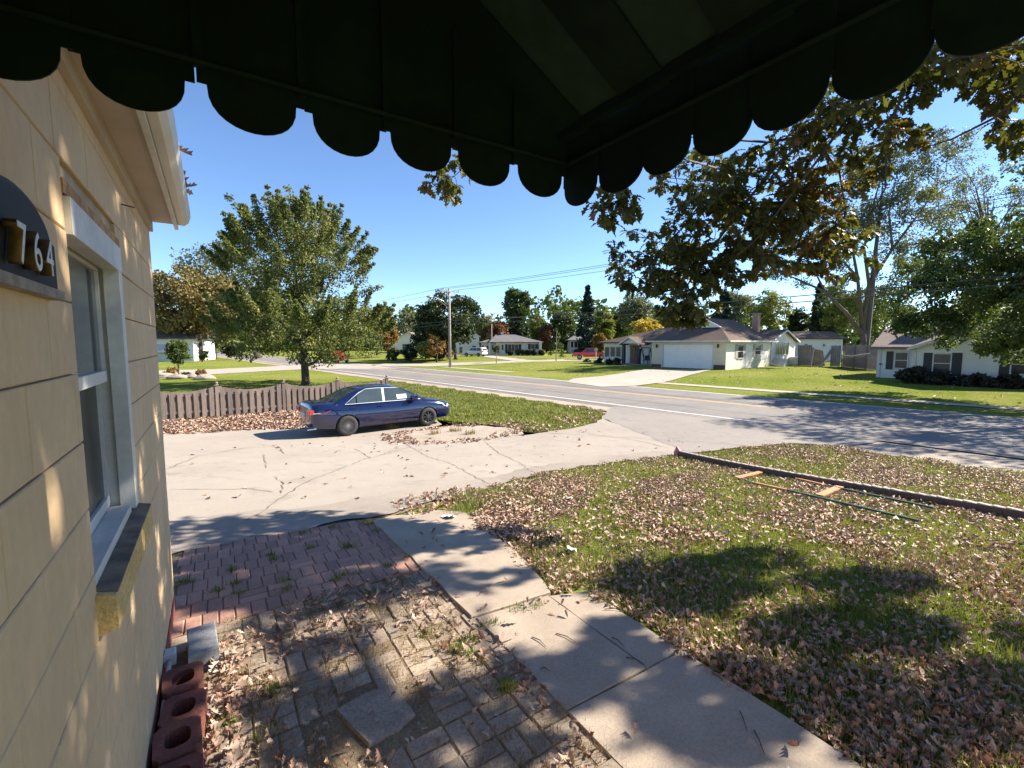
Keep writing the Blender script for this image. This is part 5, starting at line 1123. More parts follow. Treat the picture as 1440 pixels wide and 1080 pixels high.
tree('centre_tree', 'large dark green tree behind the utility pole', at_base(641, 72), (576, 692, 406, 492), 72, 'dark', 11500, .40, 130, .30, M_BARKG, crf=.22, limbs=18, **LB)
tree('dark_tree', 'round dark tree left of the utility pole above the shrubs', at_base(600, 78), (574, 634, 442, 500), 78, 'dark', 7000, .42, 70, .2, **LB)
tree('red_shrub', 'reddish multi stemmed small tree left of the pole base', at_base(614, 66), (597, 633, 468, 503), 66, 'orange', 1500, .28, 30, .12, crf=.25, limbs=10, cat='tree')
tree('red_shrub', 'feathery russet shrub right of the pole', at_base(622, 70), (612, 645, 488, 505), 70, 'red', 700, .25, 18, .05, cat='shrub', limbs=6)
for i, (box, D, pal, lab) in enumerate([((562, 590, 482, 508), 70, 'dark', 'dark green shrub mass left of the street sign'), ((584, 612, 478, 507), 68, 'ygreen', 'yellowish green shrub behind the street sign'), ((540, 566, 486, 508), 74, 'green', 'green shrub at the road edge right of the maple'), ((596, 634, 484, 508), 72, 'dark', 'dark low shrub behind the reddish tree')]):
    tree('shrub', lab, at_base((box[0] + box[1]) / 2, D), box, D, pal, 2200, .28, 30, .08, cat='shrub', limbs=0, group='corner shrubs')
tree('tall_tree', 'tall slim tree rising behind the grey roofed house', at_base(727, 125), (704, 752, 401, 455), 125, 'green', 6500, .6, 60, .4, crf=.28, **LB)
tree('ivy_tree', 'dark ivy covered column under the tall slim tree', at_base(728, 124), (712, 745, 438, 496), 124, 'dark', 5000, .55, 50, .3, **LB)
for i, (px, box, D, pal, lab) in enumerate([
    (700, (684, 716, 446, 495), 120, 'red', 'russet tree behind the left of the grey roof'), (683, (668, 700, 440, 495), 128, 'olive', 'olive tree between the centre tree and the grey roof'),
    (756, (742, 775, 442, 496), 130, 'ygreen', 'yellow green tree right of the tall slim tree'), (768, (755, 782, 452, 497), 126, 'red', 'dull russet tree behind the clipped hedges'),
    (790, (772, 812, 424, 498), 128, 'green', 'mid green tree left of the tall spruce'), (846, (832, 868, 424, 494), 130, 'ygreen', 'bright yellow green tree right of the tall spruce'),
    (868, (852, 892, 426, 492), 135, 'green', 'green tree above the porch roof'), (892, (866, 920, 404, 470), 120, 'greyg', 'half bare grey tree behind the overhanging oak leaves'),
    (842, (833, 855, 466, 500), 100, 'orange', 'orange brown tree left of the porch'), (905, (884, 934, 445, 478), 78, 'yellow', 'bright yellow tree behind the porch roof'),
    (985, (974, 999, 440, 470), 90, 'red', 'small russet tree behind the garage roof'), (1080, (1050, 1116, 402, 472), 84, 'ygreen', 'light green tree behind the garage chimney'),
    (1120, (1104, 1140, 430, 478), 90, 'dark', 'dark tree behind the rear wing'), (1160, (1140, 1196, 420, 480), 84, 'dark', 'dark tree mass behind the outbuilding'),
    (1172, (1150, 1210, 384, 470), 74, 'ygreen', 'yellowing tree left of the forked trunk'), (1262, (1225, 1310, 330, 470), 72, 'ygreen', 'pale yellow green tree right of the forked trunk'),
    (955, (930, 985, 430, 470), 95, 'green', 'green tree behind the middle of the brown roof'), (1035, (1010, 1066, 402, 455), 110, 'greyg', 'thin grey tree left of the garage chimney'),
    (1215, (1160, 1262, 395, 478), 96, 'green', 'deep green tree far behind the forked trunk')]):
    tree('background_tree', lab, at_base(px, D), box, D, pal, 5200, .0044 * D, 64, .0018 * D, crf=.3, sparse=.3, **LB)
tree('background_tree', 'tall grey green tree behind the shutter house', at_base(1390, 76), (1300, 1470, 200, 450), 76, 'greyg', 17000, .30, 150, .4, M_BARKG, crf=.17, sparse=.3, limbs=60, **LB)
tree('spruce', 'tall dark spruce between the far houses', at_base(826, 118), (806, 846, 404, 498), 118, 'spruce', 6500, .6, 150, .25, None, 'cone', **LB)
tree('spruce', 'broad dark spruce behind the garage roof', at_base(1018, 80), (984, 1052, 412, 485), 80, 'spruce', 5200, .55, 120, .25, None, 'cone', **LB)
tree('spruce', 'narrow dark spruce left of the yellowing tree', at_base(1150, 86), (1136, 1166, 400, 482), 86, 'spruce', 2600, .55, 70, .2, None, 'cone', **LB)
# young street trees
tree('young_tree', 'slim young tree on the striped lawn by the side street', gp(782, 508), (768, 797, 462, 500), 74, 'green', 2000, .26, 40, .06, M_BARKG, 'cone', **LB)
tree('young_tree', 'tiny dark sapling on the verge in front of the grey roofed house', gp(698, 511), (692, 705, 484, 498), 62, 'dark', 420, .2, 14, .04, M_BARKG, limbs=3, **LB)
# clipped hedges in front of the grey roof house
for i, (a, b, lab) in enumerate([(709, 724, 'big round clipped hedge left of the picture window'), (725, 731, 'small clipped hedge under the picture window'), (732, 739, 'second small clipped hedge under the picture window'), (737, 747, 'clipped hedge left of the entry windows'), (746, 755, 'clipped hedge under the entry windows'), (755, 766, 'clipped hedge at the right end of the grey roofed house')]):
    tree('hedge', lab, at_base((a + b) / 2, 93), (a, b, 490.5, 500), 93, 'purple' if i % 2 else 'dark', 1100, .28, 18, .05, cat='hedge', limbs=0, group='clipped hedges', sparse=.1, crf=.4)
for i, (a, b, y0, D, lab) in enumerate([(818, 834, 503, 62, 'low dark shrub at the left end of the porch lawn'), (833, 850, 503, 58, 'dark shrub left of the porch windows'), (850, 862, 504, 54, 'dark shrub under the porch windows'), (861, 874, 502, 52.5, 'dark shrub beside the porch column')]):
    tree('shrub', lab, at_base((a + b) / 2, D), (a, b, y0, 514), D, 'purple', 900, .2, 16, .04, cat='shrub', limbs=0, group='porch shrubs', sparse=.1, crf=.4)
for i, (a, b, y0, y1, D, lab) in enumerate([(1262, 1300, 512, 541, 29.6, 'spiky dark shrub left of the shuttered window'), (1296, 1345, 520, 546, 28.6, 'dark shrub under the shuttered window'), (1340, 1400, 524, 549, 27.4, 'low dark shrub along the siding'), (1395, 1450, 522, 553, 26.2, 'dark shrub at the right edge under the siding')]):
    tree('shrub', lab, at_base((a + b) / 2, D), (a, b, y0, y1), D, 'purple', 4200, .17, 50, .05, cat='shrub', limbs=0, group='shrubs of the shutter house', sparse=.1, crf=.3)
for i, (px, py, pal, s, lab) in enumerate([(240, 529, 'orange', .7, 'reddish low shrub in the boulder bed'), (281, 531, 'orange', .6, 'rusty low shrub by the flat boulder'), (262, 531, 'green', .4, 'small green tuft between the boulders')]):
    b0 = gp(px, py); D = b0.x * sy + b0.y * cy; u = F_PX / D; tree('shrub', lab, b0, (px - s * u, px + s * u, py - 1.3 * s * u, py), D, pal, 500, .14, 14, .02, cat='shrub', limbs=0, group='shrubs of the boulder bed')
# forked half bare tree behind the lawn
FB = at_base(1216, 56)
def forks():
    cs, rs = [], []
    for px, py, dd, n in [(1110, 380, 0, 9), (1090, 350, 2, 6), (1160, 290, -1, 12), (1200, 240, 1, 12), (1250, 220, 0, 14), (1300, 240, 1, 12), (1290, 300, -2, 10), (1330, 215, 2, 8), (1180, 340, 2, 10), (1230, 300, 0, 12), (1270, 350, 1, 10), (1140, 330, 0, 8), (1320, 280, 3, 8)]:
        c = np.array(dp(px, py, 56 + dd)); cs.append(c + rand_dirs(n) * 3.4 * RNG.random((n, 1)) ** .5); rs.append(np.full(n, 1.15))
    global FORK_C; FORK_C = np.concatenate(cs)
    return FORK_C, np.concatenate(rs)
ft = tree('forked_tree', 'big half bare tree with a forked grey trunk right of the garage house', FB, (1180, 1300, 230, 330), 56, 'greyg', 26000, .25, 14, .38, M_BARKG, extra=forks, limbs=0, group=G)
m = MB(); base = FB + Vector((0, 0, 1.2))
for pts, rr in [([(1212, 470), (1190, 440), (1160, 410), (1120, 392), (1085, 380)], [.30, .22, .15, .10, .04]), ([(1213, 460), (1222, 400), (1255, 350), (1300, 290), (1330, 240)], [.30, .22, .16, .10, .04]), ([(1212, 455), (1206, 390), (1195, 330), (1180, 270)], [.26, .18, .12, .04]), ([(1222, 400), (1215, 350), (1230, 280), (1245, 230)], [.2, .16, .1, .04]), ([(1255, 350), (1250, 300), (1262, 240)], [.15, .1, .03]), ([(1206, 390), (1170, 350), (1150, 310)], [.16, .1, .03]), ([(1160, 410), (1140, 370), (1110, 340)], [.13, .08, .03]), ([(1255, 350), (1300, 340), (1340, 320)], [.12, .08, .03])]:
    m.tube([dp(x, y, 56) for x, y in pts], rr, 8); FN = (FN if 'FN' in globals() else []) + [tuple(dp(a[0], a[1], 56).lerp(dp(b[0], b[1], 56), k)) for a, b in zip(pts, pts[1:]) for k in (.3, .65, 1)]
m.tube([FB, base, dp(1213, 458, 56)], [.42, .34, .30], 10); m.build('limb', M_BARKG, ft, True, loc=FB)
m = MB(); FN = np.array(FN)
for c in sorted(map(tuple, FORK_C), key=lambda c: float(((FN - np.array(c)) ** 2).sum(1).min())):
    a = Vector(FN[int(np.argmin(((FN - np.array(c)) ** 2).sum(1)))]); c = Vector(c); md = a.lerp(c, .55) + Vector((0, 0, .25)); m.tube([a, md, c], [.055, .035, .015], 5, False); FN = np.concatenate([FN, [tuple(md)], [tuple(c)]])
    for _ in range(5): v = Vector(rand_dirs(1)[0]); v.z = abs(v.z) * .8; m.tube([c, c + v * 1.1], [.015, .006], 4, False)
o = m.build('twigs', M_BARKG, ft, loc=FB); o['kind'] = 'stuff'
# dark tree across the road, its trunk stands right of the picture
RB = Vector((33.0, 1.0, float(gz(33., 1.))))
def rtree():
    cs, rs = [], []
    for px, py, D, rad, n in [(1300, 440, 27, 1.5, 16), (1360, 400, 25, 2.0, 26), (1420, 370, 23, 2.2, 26), (1270, 455, 28, 1.0, 9), (1340, 465, 26, 1.2, 12), (1420, 440, 23, 1.8, 22), (1390, 330, 25, 1.6, 12), (1330, 350, 27, 1.5, 10), (1440, 470, 22, 1.4, 12), (1300, 395, 27, 1.4, 12), (1420, 485, 23, .6, 5), (1385, 488, 24, .5, 4)]:
        c = np.array(dp(px, py, D)); cs.append(c + rand_dirs(n) * rad * RNG.random((n, 1)) ** .5); rs.append(np.full(n, .62))
    n = 170; c = np.array([33., 1.0, 8.0]); d = rand_dirs(n) * (RNG.uniform(.3, 1, n) ** .6)[:, None]; P = c + d * np.array([6.5, 7.0, 4.0]); 
    keep = [i for i in range(n) if (lambda q: q[2] < .5 or q[0] > 1450)(proj(P[i]))]; cs.append(P[keep]); rs.append(np.full(len(keep), .9))
    return np.concatenate(cs), np.concatenate(rs)
rt = tree('shade_tree', 'dark leafy tree overhanging the shutter house from the right', RB, (1480, 1560, 330, 420), 20, 'green', 40000, .19, 6, .4, None, extra=rtree, limbs=0, group=G)
m = MB()
for px, py, D in [(1300, 440, 27), (1360, 400, 25), (1420, 370, 23), (1390, 330, 25), (1330, 350, 27), (1420, 440, 23)]: t_ = dp(px, py, D); m.tube([RB + Vector((0, 0, 3)), (RB + Vector((0, 0, 4.5))).lerp(t_, .5) + Vector((0, 0, .8)), t_], [.2, .12, .03], 7)
m.build('limb', M_BARK, rt, True, loc=RB)
# far wood closing the view
def far_wood():
    n = 1900; px = RNG.uniform(-420, 1850, n); D = RNG.uniform(150, 230, n); top = 441 + 10 * np.sin(px * .03) + 8 * np.sin(px * .011 + 2) + RNG.normal(0, 5, n)
    cs = []
    for x, d, t in zip(px, D, top): y = RNG.uniform(t, 494); cs.append(tuple(dp(x, y, d)))
    V, Fc = crown_leaves(np.array(cs), np.full(n, 3.2), 34, 1.9); o = npmesh('far_wood', V, Fc, PAL['green'], None, 'stuff'); o['label'] = 'distant green wood behind the houses'
far_wood()
# ------------------------------------------------------------------ overhanging oak (trunk stands right of the picture)
M_OAKL = leaf_mat('oak_leaves', [(.028, .040, .013), (.048, .062, .018), (.078, .088, .026), (.10, .088, .028), (.19, .08, .032)], .32, .9, .5, (1.6, 1.5, .5))
M_TWIG = M('oak_twig', (.05, .038, .032), .9, (.08, .065, .055), 8)
OB = Vector((9.8, -4.2, float(gz(9.8, -4.2))))
oak = empty('overhanging_oak', OB, 'oak with autumn leaves hanging over the lawn from the right', 'tree')
tips = []; limbs = []
def L3(pts): return [dp(x, y, D) for x, y, D in pts]
limb_px = [[(1480, 20, 5.2), (1380, 70, 5.3), (1280, 115, 5.4), (1200, 155, 5.5), (1140, 190, 5.6), (1090, 235, 5.7), (1040, 295, 5.8), (1005, 345, 5.9), (975, 385, 5.9), (958, 420, 5.9)],
           [(1200, 155, 5.5), (1150, 225, 5.4), (1100, 290, 5.4), (1060, 340, 5.5), (1025, 370, 5.6)], [(1140, 190, 5.6), (1080, 200, 6.0), (1020, 240, 6.2), (960, 320, 6.3), (905, 375, 6.4), (870, 395, 6.4)],
           [(1280, 115, 5.4), (1262, 150, 5.1), (1248, 200, 4.9), (1245, 265, 4.8), (1222, 310, 4.8), (1200, 345, 4.9)], [(1480, 110, 4.6), (1430, 140, 4.8), (1400, 165, 4.9), (1340, 195, 5.0), (1310, 205, 5.0)],
           [(1500, 40, 5.6), (1430, 70, 5.6), (1395, 100, 5.7), (1360, 150, 5.7)], [(1090, 235, 5.7), (1040, 250, 6.2), (990, 255, 6.5), (940, 250, 6.8)], [(1140, 190, 5.6), (1180, 240, 5.9), (1190, 300, 6.0), (1170, 350, 6.0)],
           [(1020, 240, 6.2), (930, 215, 5.2), (880, 235, 4.4), (862, 270, 4.0)], [(930, 190, 6.0), (760, 190, 6.2), (665, 205, 6.3), (648, 240, 6.3), (630, 255, 6.3)], [(1080, 200, 6.0), (930, 190, 6.0)]]
limb_rad = [.034, .018, .02, .014, .022, .02, .018, .018, .014, .012, .016]
m = MB()
for pts, r_ in zip(limb_px, limb_rad): P = L3(pts); limbs += [p for a, b in zip(P, P[1:]) for p in (a, a.lerp(b, .5))]; m.tube(P, [r_ * (1 - .75 * i / (len(P) - 1)) for i in range(len(P))], 7)
hub = OB + Vector((0, .2, 5.0)); first = L3([(1480, 20, 5.2)])[0]
m.tube([hub, Vector((8.6, -2.4, 6.2)), first.lerp(Vector((8.6, -2.4, 6.2)), .35), first], [.16, .11, .07, .055], 9)
for p in ((1480, 110, 4.6), (1500, 40, 5.6)): q = L3([p])[0]; m.tube([Vector((8.6, -2.4, 6.2)), q.lerp(Vector((8.6, -2.4, 6.2)), .4) + Vector((0, 0, .2)), q], [.06, .035, .024], 7)
m.build('limb', M_TWIG, oak, True, loc=OB)
m = MB(); m.tube([OB - Vector((0, 0, .2)), OB + Vector((0, 0, .5)), OB + Vector((.05, .1, 2.5)), hub, OB + Vector((.3, .5, 8.5))], [.42, .30, .25, .22, .08], 12); m.build('trunk', M_BARK, oak, True, loc=OB)
REG = [(965, 400, 50, 48, 5.6, 6.2, 30), (915, 365, 55, 42, 6.1, 6.7, 34), (1005, 325, 62, 55, 5.6, 6.4, 46), (1075, 265, 70, 62, 5.4, 6.2, 56), (1130, 320, 62, 55, 5.4, 6.1, 40), (985, 245, 62, 36, 6.2, 6.9, 26),
       (862, 280, 30, 34, 3.9, 4.3, 7), (632, 250, 36, 26, 6.1, 6.6, 10), (1185, 205, 62, 60, 5.3, 6.0, 34), (1262, 118, 50, 32, 5.2, 5.7, 14), (1265, 190, 30, 20, 4.8, 5.2, 6), (1405, 105, 55, 45, 5.3, 6.0, 40), (1320, 90, 50, 30, 5.3, 5.8, 12), (1425, 190, 25, 25, 5.2, 5.6, 8),
       (1185, 350, 48, 40, 5.6, 6.2, 16), (1050, 372, 40, 28, 5.6, 6.1, 12), (1130, 130, 60, 60, 5.3, 6.2, 20), (960, 440, 24, 14, 5.8, 6.0, 6), (1340, 195, 22, 16, 4.9, 5.1, 0)]
for cx, cy_, rx, ry, d0, d1, n in REG:
    for _ in range(int(n * 2.9)):
        a = random.uniform(0, 6.283); k = math.sqrt(random.random()) * 1.14; tips.append(dp(cx + math.cos(a) * rx * k, cy_ + math.sin(a) * ry * k, random.uniform(d0, d1)))
def in_view(p, m=30):
    """would this point show, and not behind the awning?"""
    px, py, f = proj(p)
    if f < .3 or px < -m or px > 1440 + m or py < -m: return False
    lim = 300 - .49 * (px - 803) if px > 800 else 87 + .278 * (px - 267) + 50
    if py < lim - 75: return False
    return not any(((px - c) / (rx_ + 8)) ** 2 + ((py - d) / (ry_ + 8)) ** 2 < 1 for c, d, rx_, ry_, *_ in REG)
# the rest of the crown: clusters above the lawn that shade it
SHADE = [((950, 825), 110, 40, 34), ((1060, 790), 50, 16, 8), ((1200, 825), 90, 20, 20), ((1190, 895), 130, 34, 40), ((1080, 960), 90, 40, 18), ((1300, 1010), 140, 70, 50), ((860, 905), 60, 28, 10), ((980, 1020), 140, 60, 38), ((860, 960), 90, 40, 26), ((700, 1000), 130, 70, 24), ((480, 1020), 170, 60, 28), ((430, 900), 140, 30, 8), ((1420, 960), 60, 90, 14)]
for (cx, cy_), rx, ry, n in SHADE:
    for _ in range(int(n * (1.9 if cy_ < 900 and cx > 900 else .8))):
        a = random.uniform(0, 6.283); k = math.sqrt(random.random()); g0 = gp(cx + math.cos(a) * rx * k, cy_ + math.sin(a) * ry * k); t = random.uniform(4.0, 5.6) / SUN.z
        for _k in range(10):
            p = g0 + SUN * t
            if not in_view(p): tips.append(p); break
            t += .6
for _ in range(1000):  # unseen crown clusters added sunward of the house wall to shade it
    g0 = Vector((WX, random.uniform(.6, 4.3), random.uniform(.9, 3.75))); p = g0 + SUN * random.uniform(6.8, 11.5); px, py, f = proj(p)
    if in_view(p): continue
    tips.append(p)
for _ in range(90):
    d = Vector(rand_dirs(1)[0]); p = OB + Vector((0, 0, 8.2)) + Vector((d.x * 3.6, d.y * 3.4, d.z * 2.2)); px, py, f = proj(p)
    if f > .2 and -20 < px < 1480: continue
    tips.append(p)
limbs += [hub, hub + Vector((0, .3, 1.5)), hub + Vector((.3, .5, 3)), Vector((8.6, -2.4, 6.2)), Vector((8.0, -.8, 6.0)), Vector((8.3, .8, 5.8))]
LN = np.array([tuple(p) for p in limbs]); m = MB(); LC, LD = [], []
m.tube([Vector((8.6, -2.4, 6.2)), Vector((8.0, -.8, 6.0)), Vector((8.3, .8, 5.8))], [.06, .04, .02], 7)
hid = set(id(p) for p in tips if in_view(p, 0) is False and not any(((proj(p)[0] - c) / (rx_ + 14)) ** 2 + ((proj(p)[1] - d) / (ry_ + 14)) ** 2 < 1 for c, d, rx_, ry_, *_ in REG)); LS = []
tips.sort(key=lambda p: float(((LN - np.array(p)) ** 2).sum(1).min()))
nodes = np.zeros((len(LN) + 3 * len(tips), 3)); nodes[:len(LN)] = LN; nn = len(LN)
for p in tips:
    i = int(np.argmin(((nodes[:nn] - np.array(p)) ** 2).sum(1))); a = Vector(nodes[i]); L_ = (p - a).length; j = .12 * L_
    m1 = a.lerp(p, .4) + Vector((random.uniform(-j, j), random.uniform(-j, j), random.uniform(0, j))); mid = a.lerp(p, .75) + Vector((random.uniform(-j, j), random.uniform(-j, j), random.uniform(0, j)))
    rr = .004 + .006 * min(1, L_); m.tube([a, m1, mid, p], [rr, rr * .8, rr * .6, .003], 5, False)
    nodes[nn] = m1; nodes[nn + 1] = mid; nn += 2
    big = id(p) in hid; k = random.randint(8, 12) if big else random.randint(5, 9); dr = (p - mid).normalized()
    for j in range(k):
        LS.append(random.uniform(.13, .21) if big else random.uniform(.085, .15)); al = random.random() ** 2 * .5; q = p.lerp(p - dr * .2, al); v = dr * .5 + Vector((random.uniform(-1, 1), random.uniform(-1, 1), random.uniform(-1.0, .35))); LC.append(tuple(q)); LD.append(tuple(v.normalized()))
tw = m.build('twigs', M_TWIG, oak, loc=OB); tw['kind'] = 'stuff'
LC, LD = np.array(LC), np.array(LD); T, TF = oak_leaf(.25, .25); up = rand_dirs(len(LC)) * .7 + np.array([0, 0, 1.])
V, Fc = scatter(T, TF, LC, rot_from(LD, up), np.array(LS)); npmesh('crown', V - np.array(OB), Fc, M_OAKL, oak)

# ------------------------------------------------------------------ grass, fallen leaves, weeds
def infr(P, mx=480, my=160):
    lat = P[:, 0] * cy - P[:, 1] * sy; f0 = P[:, 0] * sy + P[:, 1] * cy; dz = P[:, 2] - CAM_Z; f = f0 * cp - dz * sp; u = f0 * sp + dz * cp
    x = 720 + F_PX * lat / np.maximum(f, .05); y = 540 - F_PX * u / np.maximum(f, .05); return (f > .2) & (x > -mx) & (x < 1440 + mx) & (y > -my) & (y < 1080 + my), f0
dnx = np.array([p[0] for p in DRIVE_NEAR]); dny = np.array([p[1] for p in DRIVE_NEAR]); dfx = np.array([p[0] for p in DRIVE_FAR][::-1]); dfy = np.array([p[1] for p in DRIVE_FAR][::-1])
def fbm(x, y, s):
    v = np.zeros_like(x)
    for k, (f, a) in enumerate(((1, .5), (2.3, .3), (5.1, .2))): v += a * np.sin(x * f * s + 3 * np.sin(y * f * s * .7 + k)) * np.cos(y * f * s * 1.1 + 2 * np.sin(x * f * s * .6 + 2 * k))
    return v
def lawn_pts(n, d_ref, pw):
    x = RNG.uniform(2.05, 15.5, n); y = RNG.uniform(-4, 8, n); z = gz(x, y); q = x * QDX + y * QDY
    edge = np.where(y > 2.72, np.interp(y, [2.72, 3.3, 4.0, 4.5, 5.0], [2.14, 2.31, 2.42, 2.48, 2.53]), 2.45) + .06 * np.sin(y * 7) + .04 * np.sin(y * 17)
    ok = (x > edge) & (y < np.interp(x, dnx, dny) - .06 + .08 * np.sin(x * 9)) & (q < 14.75 + .2 * np.sin(y * 4)); ok &= ~((x < 2.75) & (y > 4.9))
    P = np.stack([x, y, z], 1)[ok]; fr, f0 = infr(P); P, f0 = P[fr], f0[fr]; keep = RNG.random(len(P)) < np.minimum(1, (d_ref / np.maximum(f0, .5)) ** pw); return P[keep], f0[keep]
def blades(P, f0, h, wd, mat, name, label):
    n = len(P); T = np.array([(0, -.5, 0), (0, .5, 0), (.18, .28, .6), (.18, -.28, .6), (.5, 0, 1)], float); TF = np.array([(0, 1, 2), (0, 2, 3), (3, 2, 4)])
    a = RNG.uniform(0, 6.283, n); c, s = np.cos(a), np.sin(a); z = np.zeros(n); Rm = np.stack([np.stack([c, s, z], 1), np.stack([-s, c, z], 1), np.stack([z, z, z + 1], 1)], 2)
    sc = np.maximum(1, f0 / 5); hh = h * RNG.uniform(.5, 1.3, n) * sc ** .25
    V, Fc = scatter(T, TF, P, Rm, np.stack([hh * RNG.uniform(.3, 1.3, n), wd * sc * RNG.uniform(.7, 1.3, n), hh], 1)); o = npmesh(name, V, Fc, mat, None, 'stuff'); o['label'] = label; return o
M_GRASS = leaf_mat('grass_blades', [(.085, .105, .022), (.14, .165, .038), (.20, .215, .065), (.31, .265, .13)], .3, 1.2, .6)
M_DRY = leaf_mat('dry_grass', [(.24, .17, .08), (.34, .26, .14), (.20, .14, .07), (.12, .13, .04)], .2, 3, .8)
P, f0 = lawn_pts(480000, 3.2, 1.25); blades(P, f0, .062, .0065, M_GRASS, 'lawn_grass', 'short patchy grass of the leafy front lawn')
def region_pts(n, x0, x1, y0, y1, test):
    x = RNG.uniform(x0, x1, n); y = RNG.uniform(y0, y1, n); k = test(x, y); x, y = x[k], y[k]; P = np.stack([x, y, gz(x, y)], 1); fr, f0 = infr(P); return P[fr], f0[fr]
def island(x, y): q = x * QDX + y * QDY; return (q < 15.55 + .2 * np.sin(y * 3)) & (y > np.where(x > 8.2, np.interp(x, dfx, dfy), np.where(x > 6.9, 13.9, 15.2)) + .05) & ((y < 20.8) | (x > 6.8) | (y > 20.9)) & ((x > 6.7) | (y > 21))
P, f0 = region_pts(90000, 5.5, 15.5, 11, 34, island); blades(P, f0, .055, .010, M_GRASS, 'verge_grass', 'grass strip between the driveway and the road')
# fallen leaves
M_FALL = leaf_mat('fallen_leaves', [(.12, .058, .036), (.34, .205, .145), (.46, .335, .26), (.21, .10, .065), (.52, .405, .33), (.30, .17, .12)], .12, 2.5, .6, (1.2, 1.0, .7))
TL, TLF = oak_leaf(-.28, .45); TVAR = [oak_leaf(-.2, .3)[0], oak_leaf(-.75, .9)[0], oak_leaf(.55, 1.3)[0], oak_leaf(-.45, 1.7)[0] * [.85, .7, 1]]
def leaves(name, label, P, size, lift=.03, tilt=.4, tmpl=None):
    if tmpl is None: tmpl = (np.stack(TVAR)[RNG.integers(0, 4, len(P))] * RNG.uniform(.75, 1.2, (len(P), 1, 3)), TLF)
    n = len(P); a = RNG.uniform(0, 6.283, n); d = np.stack([np.cos(a), np.sin(a), RNG.normal(0, tilt * .6, n)], 1); up = np.stack([RNG.normal(0, tilt, n), RNG.normal(0, tilt, n), np.ones(n)], 1); up *= np.where(RNG.random(n) < .35, -1, 1)[:, None]
    Q = P.copy(); Q[:, 2] += lift * RNG.uniform(.3, 1.3, n); V, Fc = scatter(tmpl[0], tmpl[1], Q, rot_from(d, up), size * RNG.uniform(.6, 1.25, n)); o = npmesh(name, V, Fc, M_FALL, None, 'stuff'); o['label'] = label; return o
P, f0 = lawn_pts(540000, 5.0, .6); dens = .10 + .5 * fbm(P[:, 0], P[:, 1], 1.1) + .6 * np.exp(-(P[:, 0] - 2.3) / .45) + .12 - .02 * np.maximum(0, f0 - 6); keep = RNG.random(len(P)) < np.clip(dens, .06, .75); P, f0 = P[keep], f0[keep]
nr = f0 < 4.6
leaves('fallen_leaves', 'brown fallen oak leaves strewn over the near part of the front lawn', P[nr], .05, .03)
leaves('fallen_leaves', 'brown fallen leaves strewn over the far part of the front lawn', P[~nr], .054 * np.maximum(1, f0[~nr] / 10) ** .35, .05, .5, (SL * [1, 1, 3], SLF))
SLG = (np.concatenate([SL * [1, 1, 3]]), SLF)
def fstrip(x, y): return (y > 17.0 + .2 * np.sin(x * 2) - .22 * np.clip(x, -2, 3)) & ~((y > 20.75) & (y < 21))
P, _ = region_pts(12000, -3.0, 6.9, 16.2, 20.78, fstrip); leaves('fence_leaves', 'bed of tan leaves drifted along the foot of the picket fence', P, .12, .05, .5, SLG)
P, _ = region_pts(2600, 4.0, 9.4, 11.2, 15.0, lambda x, y: (np.hypot((x - 6.3) / 2.3, (y - 12.8) / 1.35) > .75 + .1 * np.sin(x * 5)) & (np.hypot((x - 6.3) / 2.3, (y - 12.8) / 1.35) < 1.1) & ~((y > 14.1) & (x < 6.9))); leaves('patch_leaves', 'leaves collected round the gravel patch by the front wheel', P, .11, .05, .5, SLG)
P, _ = region_pts(5000, 8, 15.5, 11, 20, lambda x, y: island(x, y) & (y < np.interp(x, dfx, dfy) + 1.6 + np.sin(x * 3)) & (RNG.random(len(x)) < .6)); leaves('verge_leaves', 'scattered leaves on the grass strip by the driveway', P, .11, .06, .5, SLG)
def patio_t(x, y): return (fbm(x * 1.3 + 4, y * 1.3, 2.2) > .0) & (y < 3.75 - .3 * (x < .3)) & ~((x > .42) & (x < .88) & (y > 2.08) & (y < 2.5) & (RNG.random(len(x)) < .93))
P, _ = region_pts(2300, -.12, 1.5, 1.2, 3.9, patio_t); P[:, 2] += .03; leaves('patio_leaves', 'dry oak leaves lying on the tan pavers', P, .046, .02, .45)
P, _ = region_pts(200, -.12, .04, 1.6, 3.3, lambda x, y: x > -2); P[:, 2] += .03; leaves('wall_leaves', 'leaves blown against the red hollow blocks', P, .06, .035, .6)
P, _ = region_pts(900, 1.9, 3.3, 4.9, 6.3, lambda x, y: (y > 5.1 + .25 * (x - 1.9)) & (y < 5.95 + .33 * (x - 2.0)) & (RNG.random(len(x)) < .8)); leaves('drive_edge_leaves', 'leaf litter where the walkway meets the driveway', P, .07, .05, .5)
P, _ = region_pts(260, 1.5, 2.45, .5, 5.1, lambda x, y: fbm(x, y, 2) > -.1); P[:, 2] += .035; leaves('slab_leaves', 'few dry leaves scattered over the walkway slabs', P[::2], .06, .012, .25)
P, _ = region_pts(300, -2, 12, 6.2, 16, lambda x, y: (y < 14) & (fbm(x, y, .6) > 0)); P[:, 2] += .03; leaves('drive_leaves', 'few leaves scattered over the driveway', P, .09, .015, .3, SLG)
P, _ = region_pts(1600, -4, 60, 0, 45, lambda x, y: (x * QDX + y * QDY > 30.2)); leaves('far_lawn_leaves', 'sparse leaves on the lawns across the road', P[:700], .16, .05, .4, SLG)
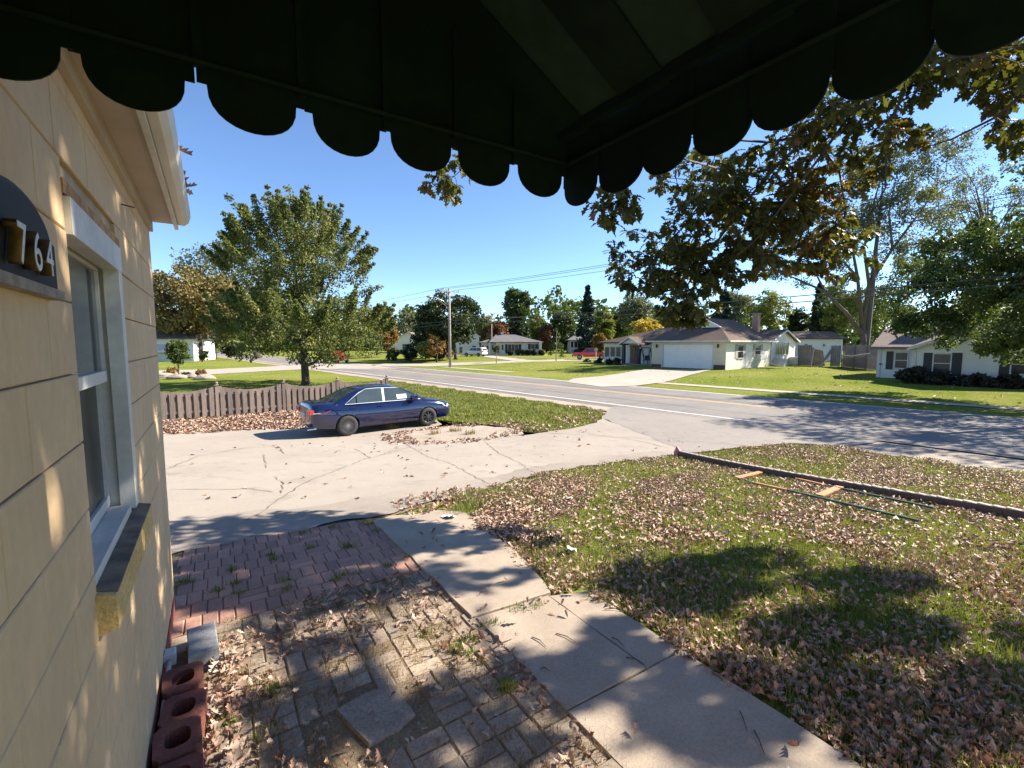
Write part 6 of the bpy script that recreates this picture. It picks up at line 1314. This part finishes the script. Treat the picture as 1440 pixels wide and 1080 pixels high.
# weeds between bricks and dry tufts
def tufts(name, label, spots, n, h, wd, mat, rad):
    P = np.concatenate([np.stack([RNG.normal(x, rad, n), RNG.normal(y, rad * .8, n), np.zeros(n)], 1) for x, y in spots]); P[:, 2] = gz(P[:, 0], P[:, 1]) + .015; return blades(P, np.full(len(P), 4.), h, wd, mat, name, label)
WS = [xy(gp(*p)) for p in [(328, 806), (333, 825), (336, 838), (402, 822), (402, 834), (380, 785), (385, 790), (486, 772), (492, 773), (480, 815), (500, 812), (470, 820), (520, 740), (530, 750), (515, 737), (468, 745), (262, 824), (545, 800), (573, 790), (425, 753), (435, 775), (523, 838), (305, 835), (255, 720 + 105)]]
tufts('joint_weeds', 'green weeds sprouting in the red paver joints', WS, 46, .045, .009, M_GRASS, .030)
WS = [xy(gp(*p)) for p in [(645, 915), (660, 905), (655, 925), (720, 970), (712, 975), (600, 900), (390, 975), (310, 1020), (320, 1030), (690, 885), (730, 865), (755, 858), (375, 1040)]]
tufts('patio_weeds', 'green weeds at the walkway edge of the tan pavers', WS, 60, .05, .008, M_GRASS, .035)
WS = [(random.uniform(-.1, 1.5), random.uniform(1.2, 3.7)) for _ in range(330)]; WS = [p for p in WS if not (.4 < p[0] < .9 and 2.05 < p[1] < 2.5)]
tufts('dry_tufts', 'straw coloured dry grass matted over the tan pavers', WS, 46, .035, .0035, M_DRY, .05)
WS = [xy(gp(*p)) for p in [(547, 601), (549, 603), (545, 600), (551, 604), (640, 608), (660, 612), (610, 612)]]
tufts('drive_tufts', 'dry grass tuft on the driveway beside the sedan', WS, 60, .16, .02, M_DRY, .10)
WS = [xy(gp(*p)) for p in [(655, 705), (660, 715), (668, 700), (650, 722), (672, 712), (680, 700)]]
tufts('corner_tuft', 'taller green grass at the lawn corner by the walkway', WS, 160, .11, .008, M_GRASS, .10)
# twigs on the walkway
m = MB()
for a, b in [((748, 905), (768, 920)), ((690, 925), (720, 908)), ((782, 900), (810, 912)), ((880, 935), (905, 945)), ((760, 950), (772, 955)), ((1060, 1040), (1075, 1075)), ((1040, 1010), (1050, 1040)), ((850, 865), (880, 868)), ((860, 905), (878, 918))]:
    A, B = gp(*a), gp(*b); z = Vector((0, 0, .040)); m.tube([A + z, A.lerp(B, .5) + z * 1.1 + Vector((.012, .01, 0)), B + z], [.0035, .003, .0015], 5)
to = m.build('fallen_twigs', M_TWIG, None); to['kind'] = 'stuff'; to['label'] = 'small dark twigs lying on the walkway'
# leaves caught on the gutter edge
P = np.stack([np.full(26, -.105) + RNG.normal(0, .008, 26), RNG.choice([2.75, 2.95, 3.35, 3.5, 4.05], 26) + RNG.normal(0, .05, 26), np.full(26, 3.797) + RNG.normal(0, .005, 26)], 1); leaves('gutter_leaves', 'dead leaves caught on the lip of the gutter', P, .06, .01, .9)
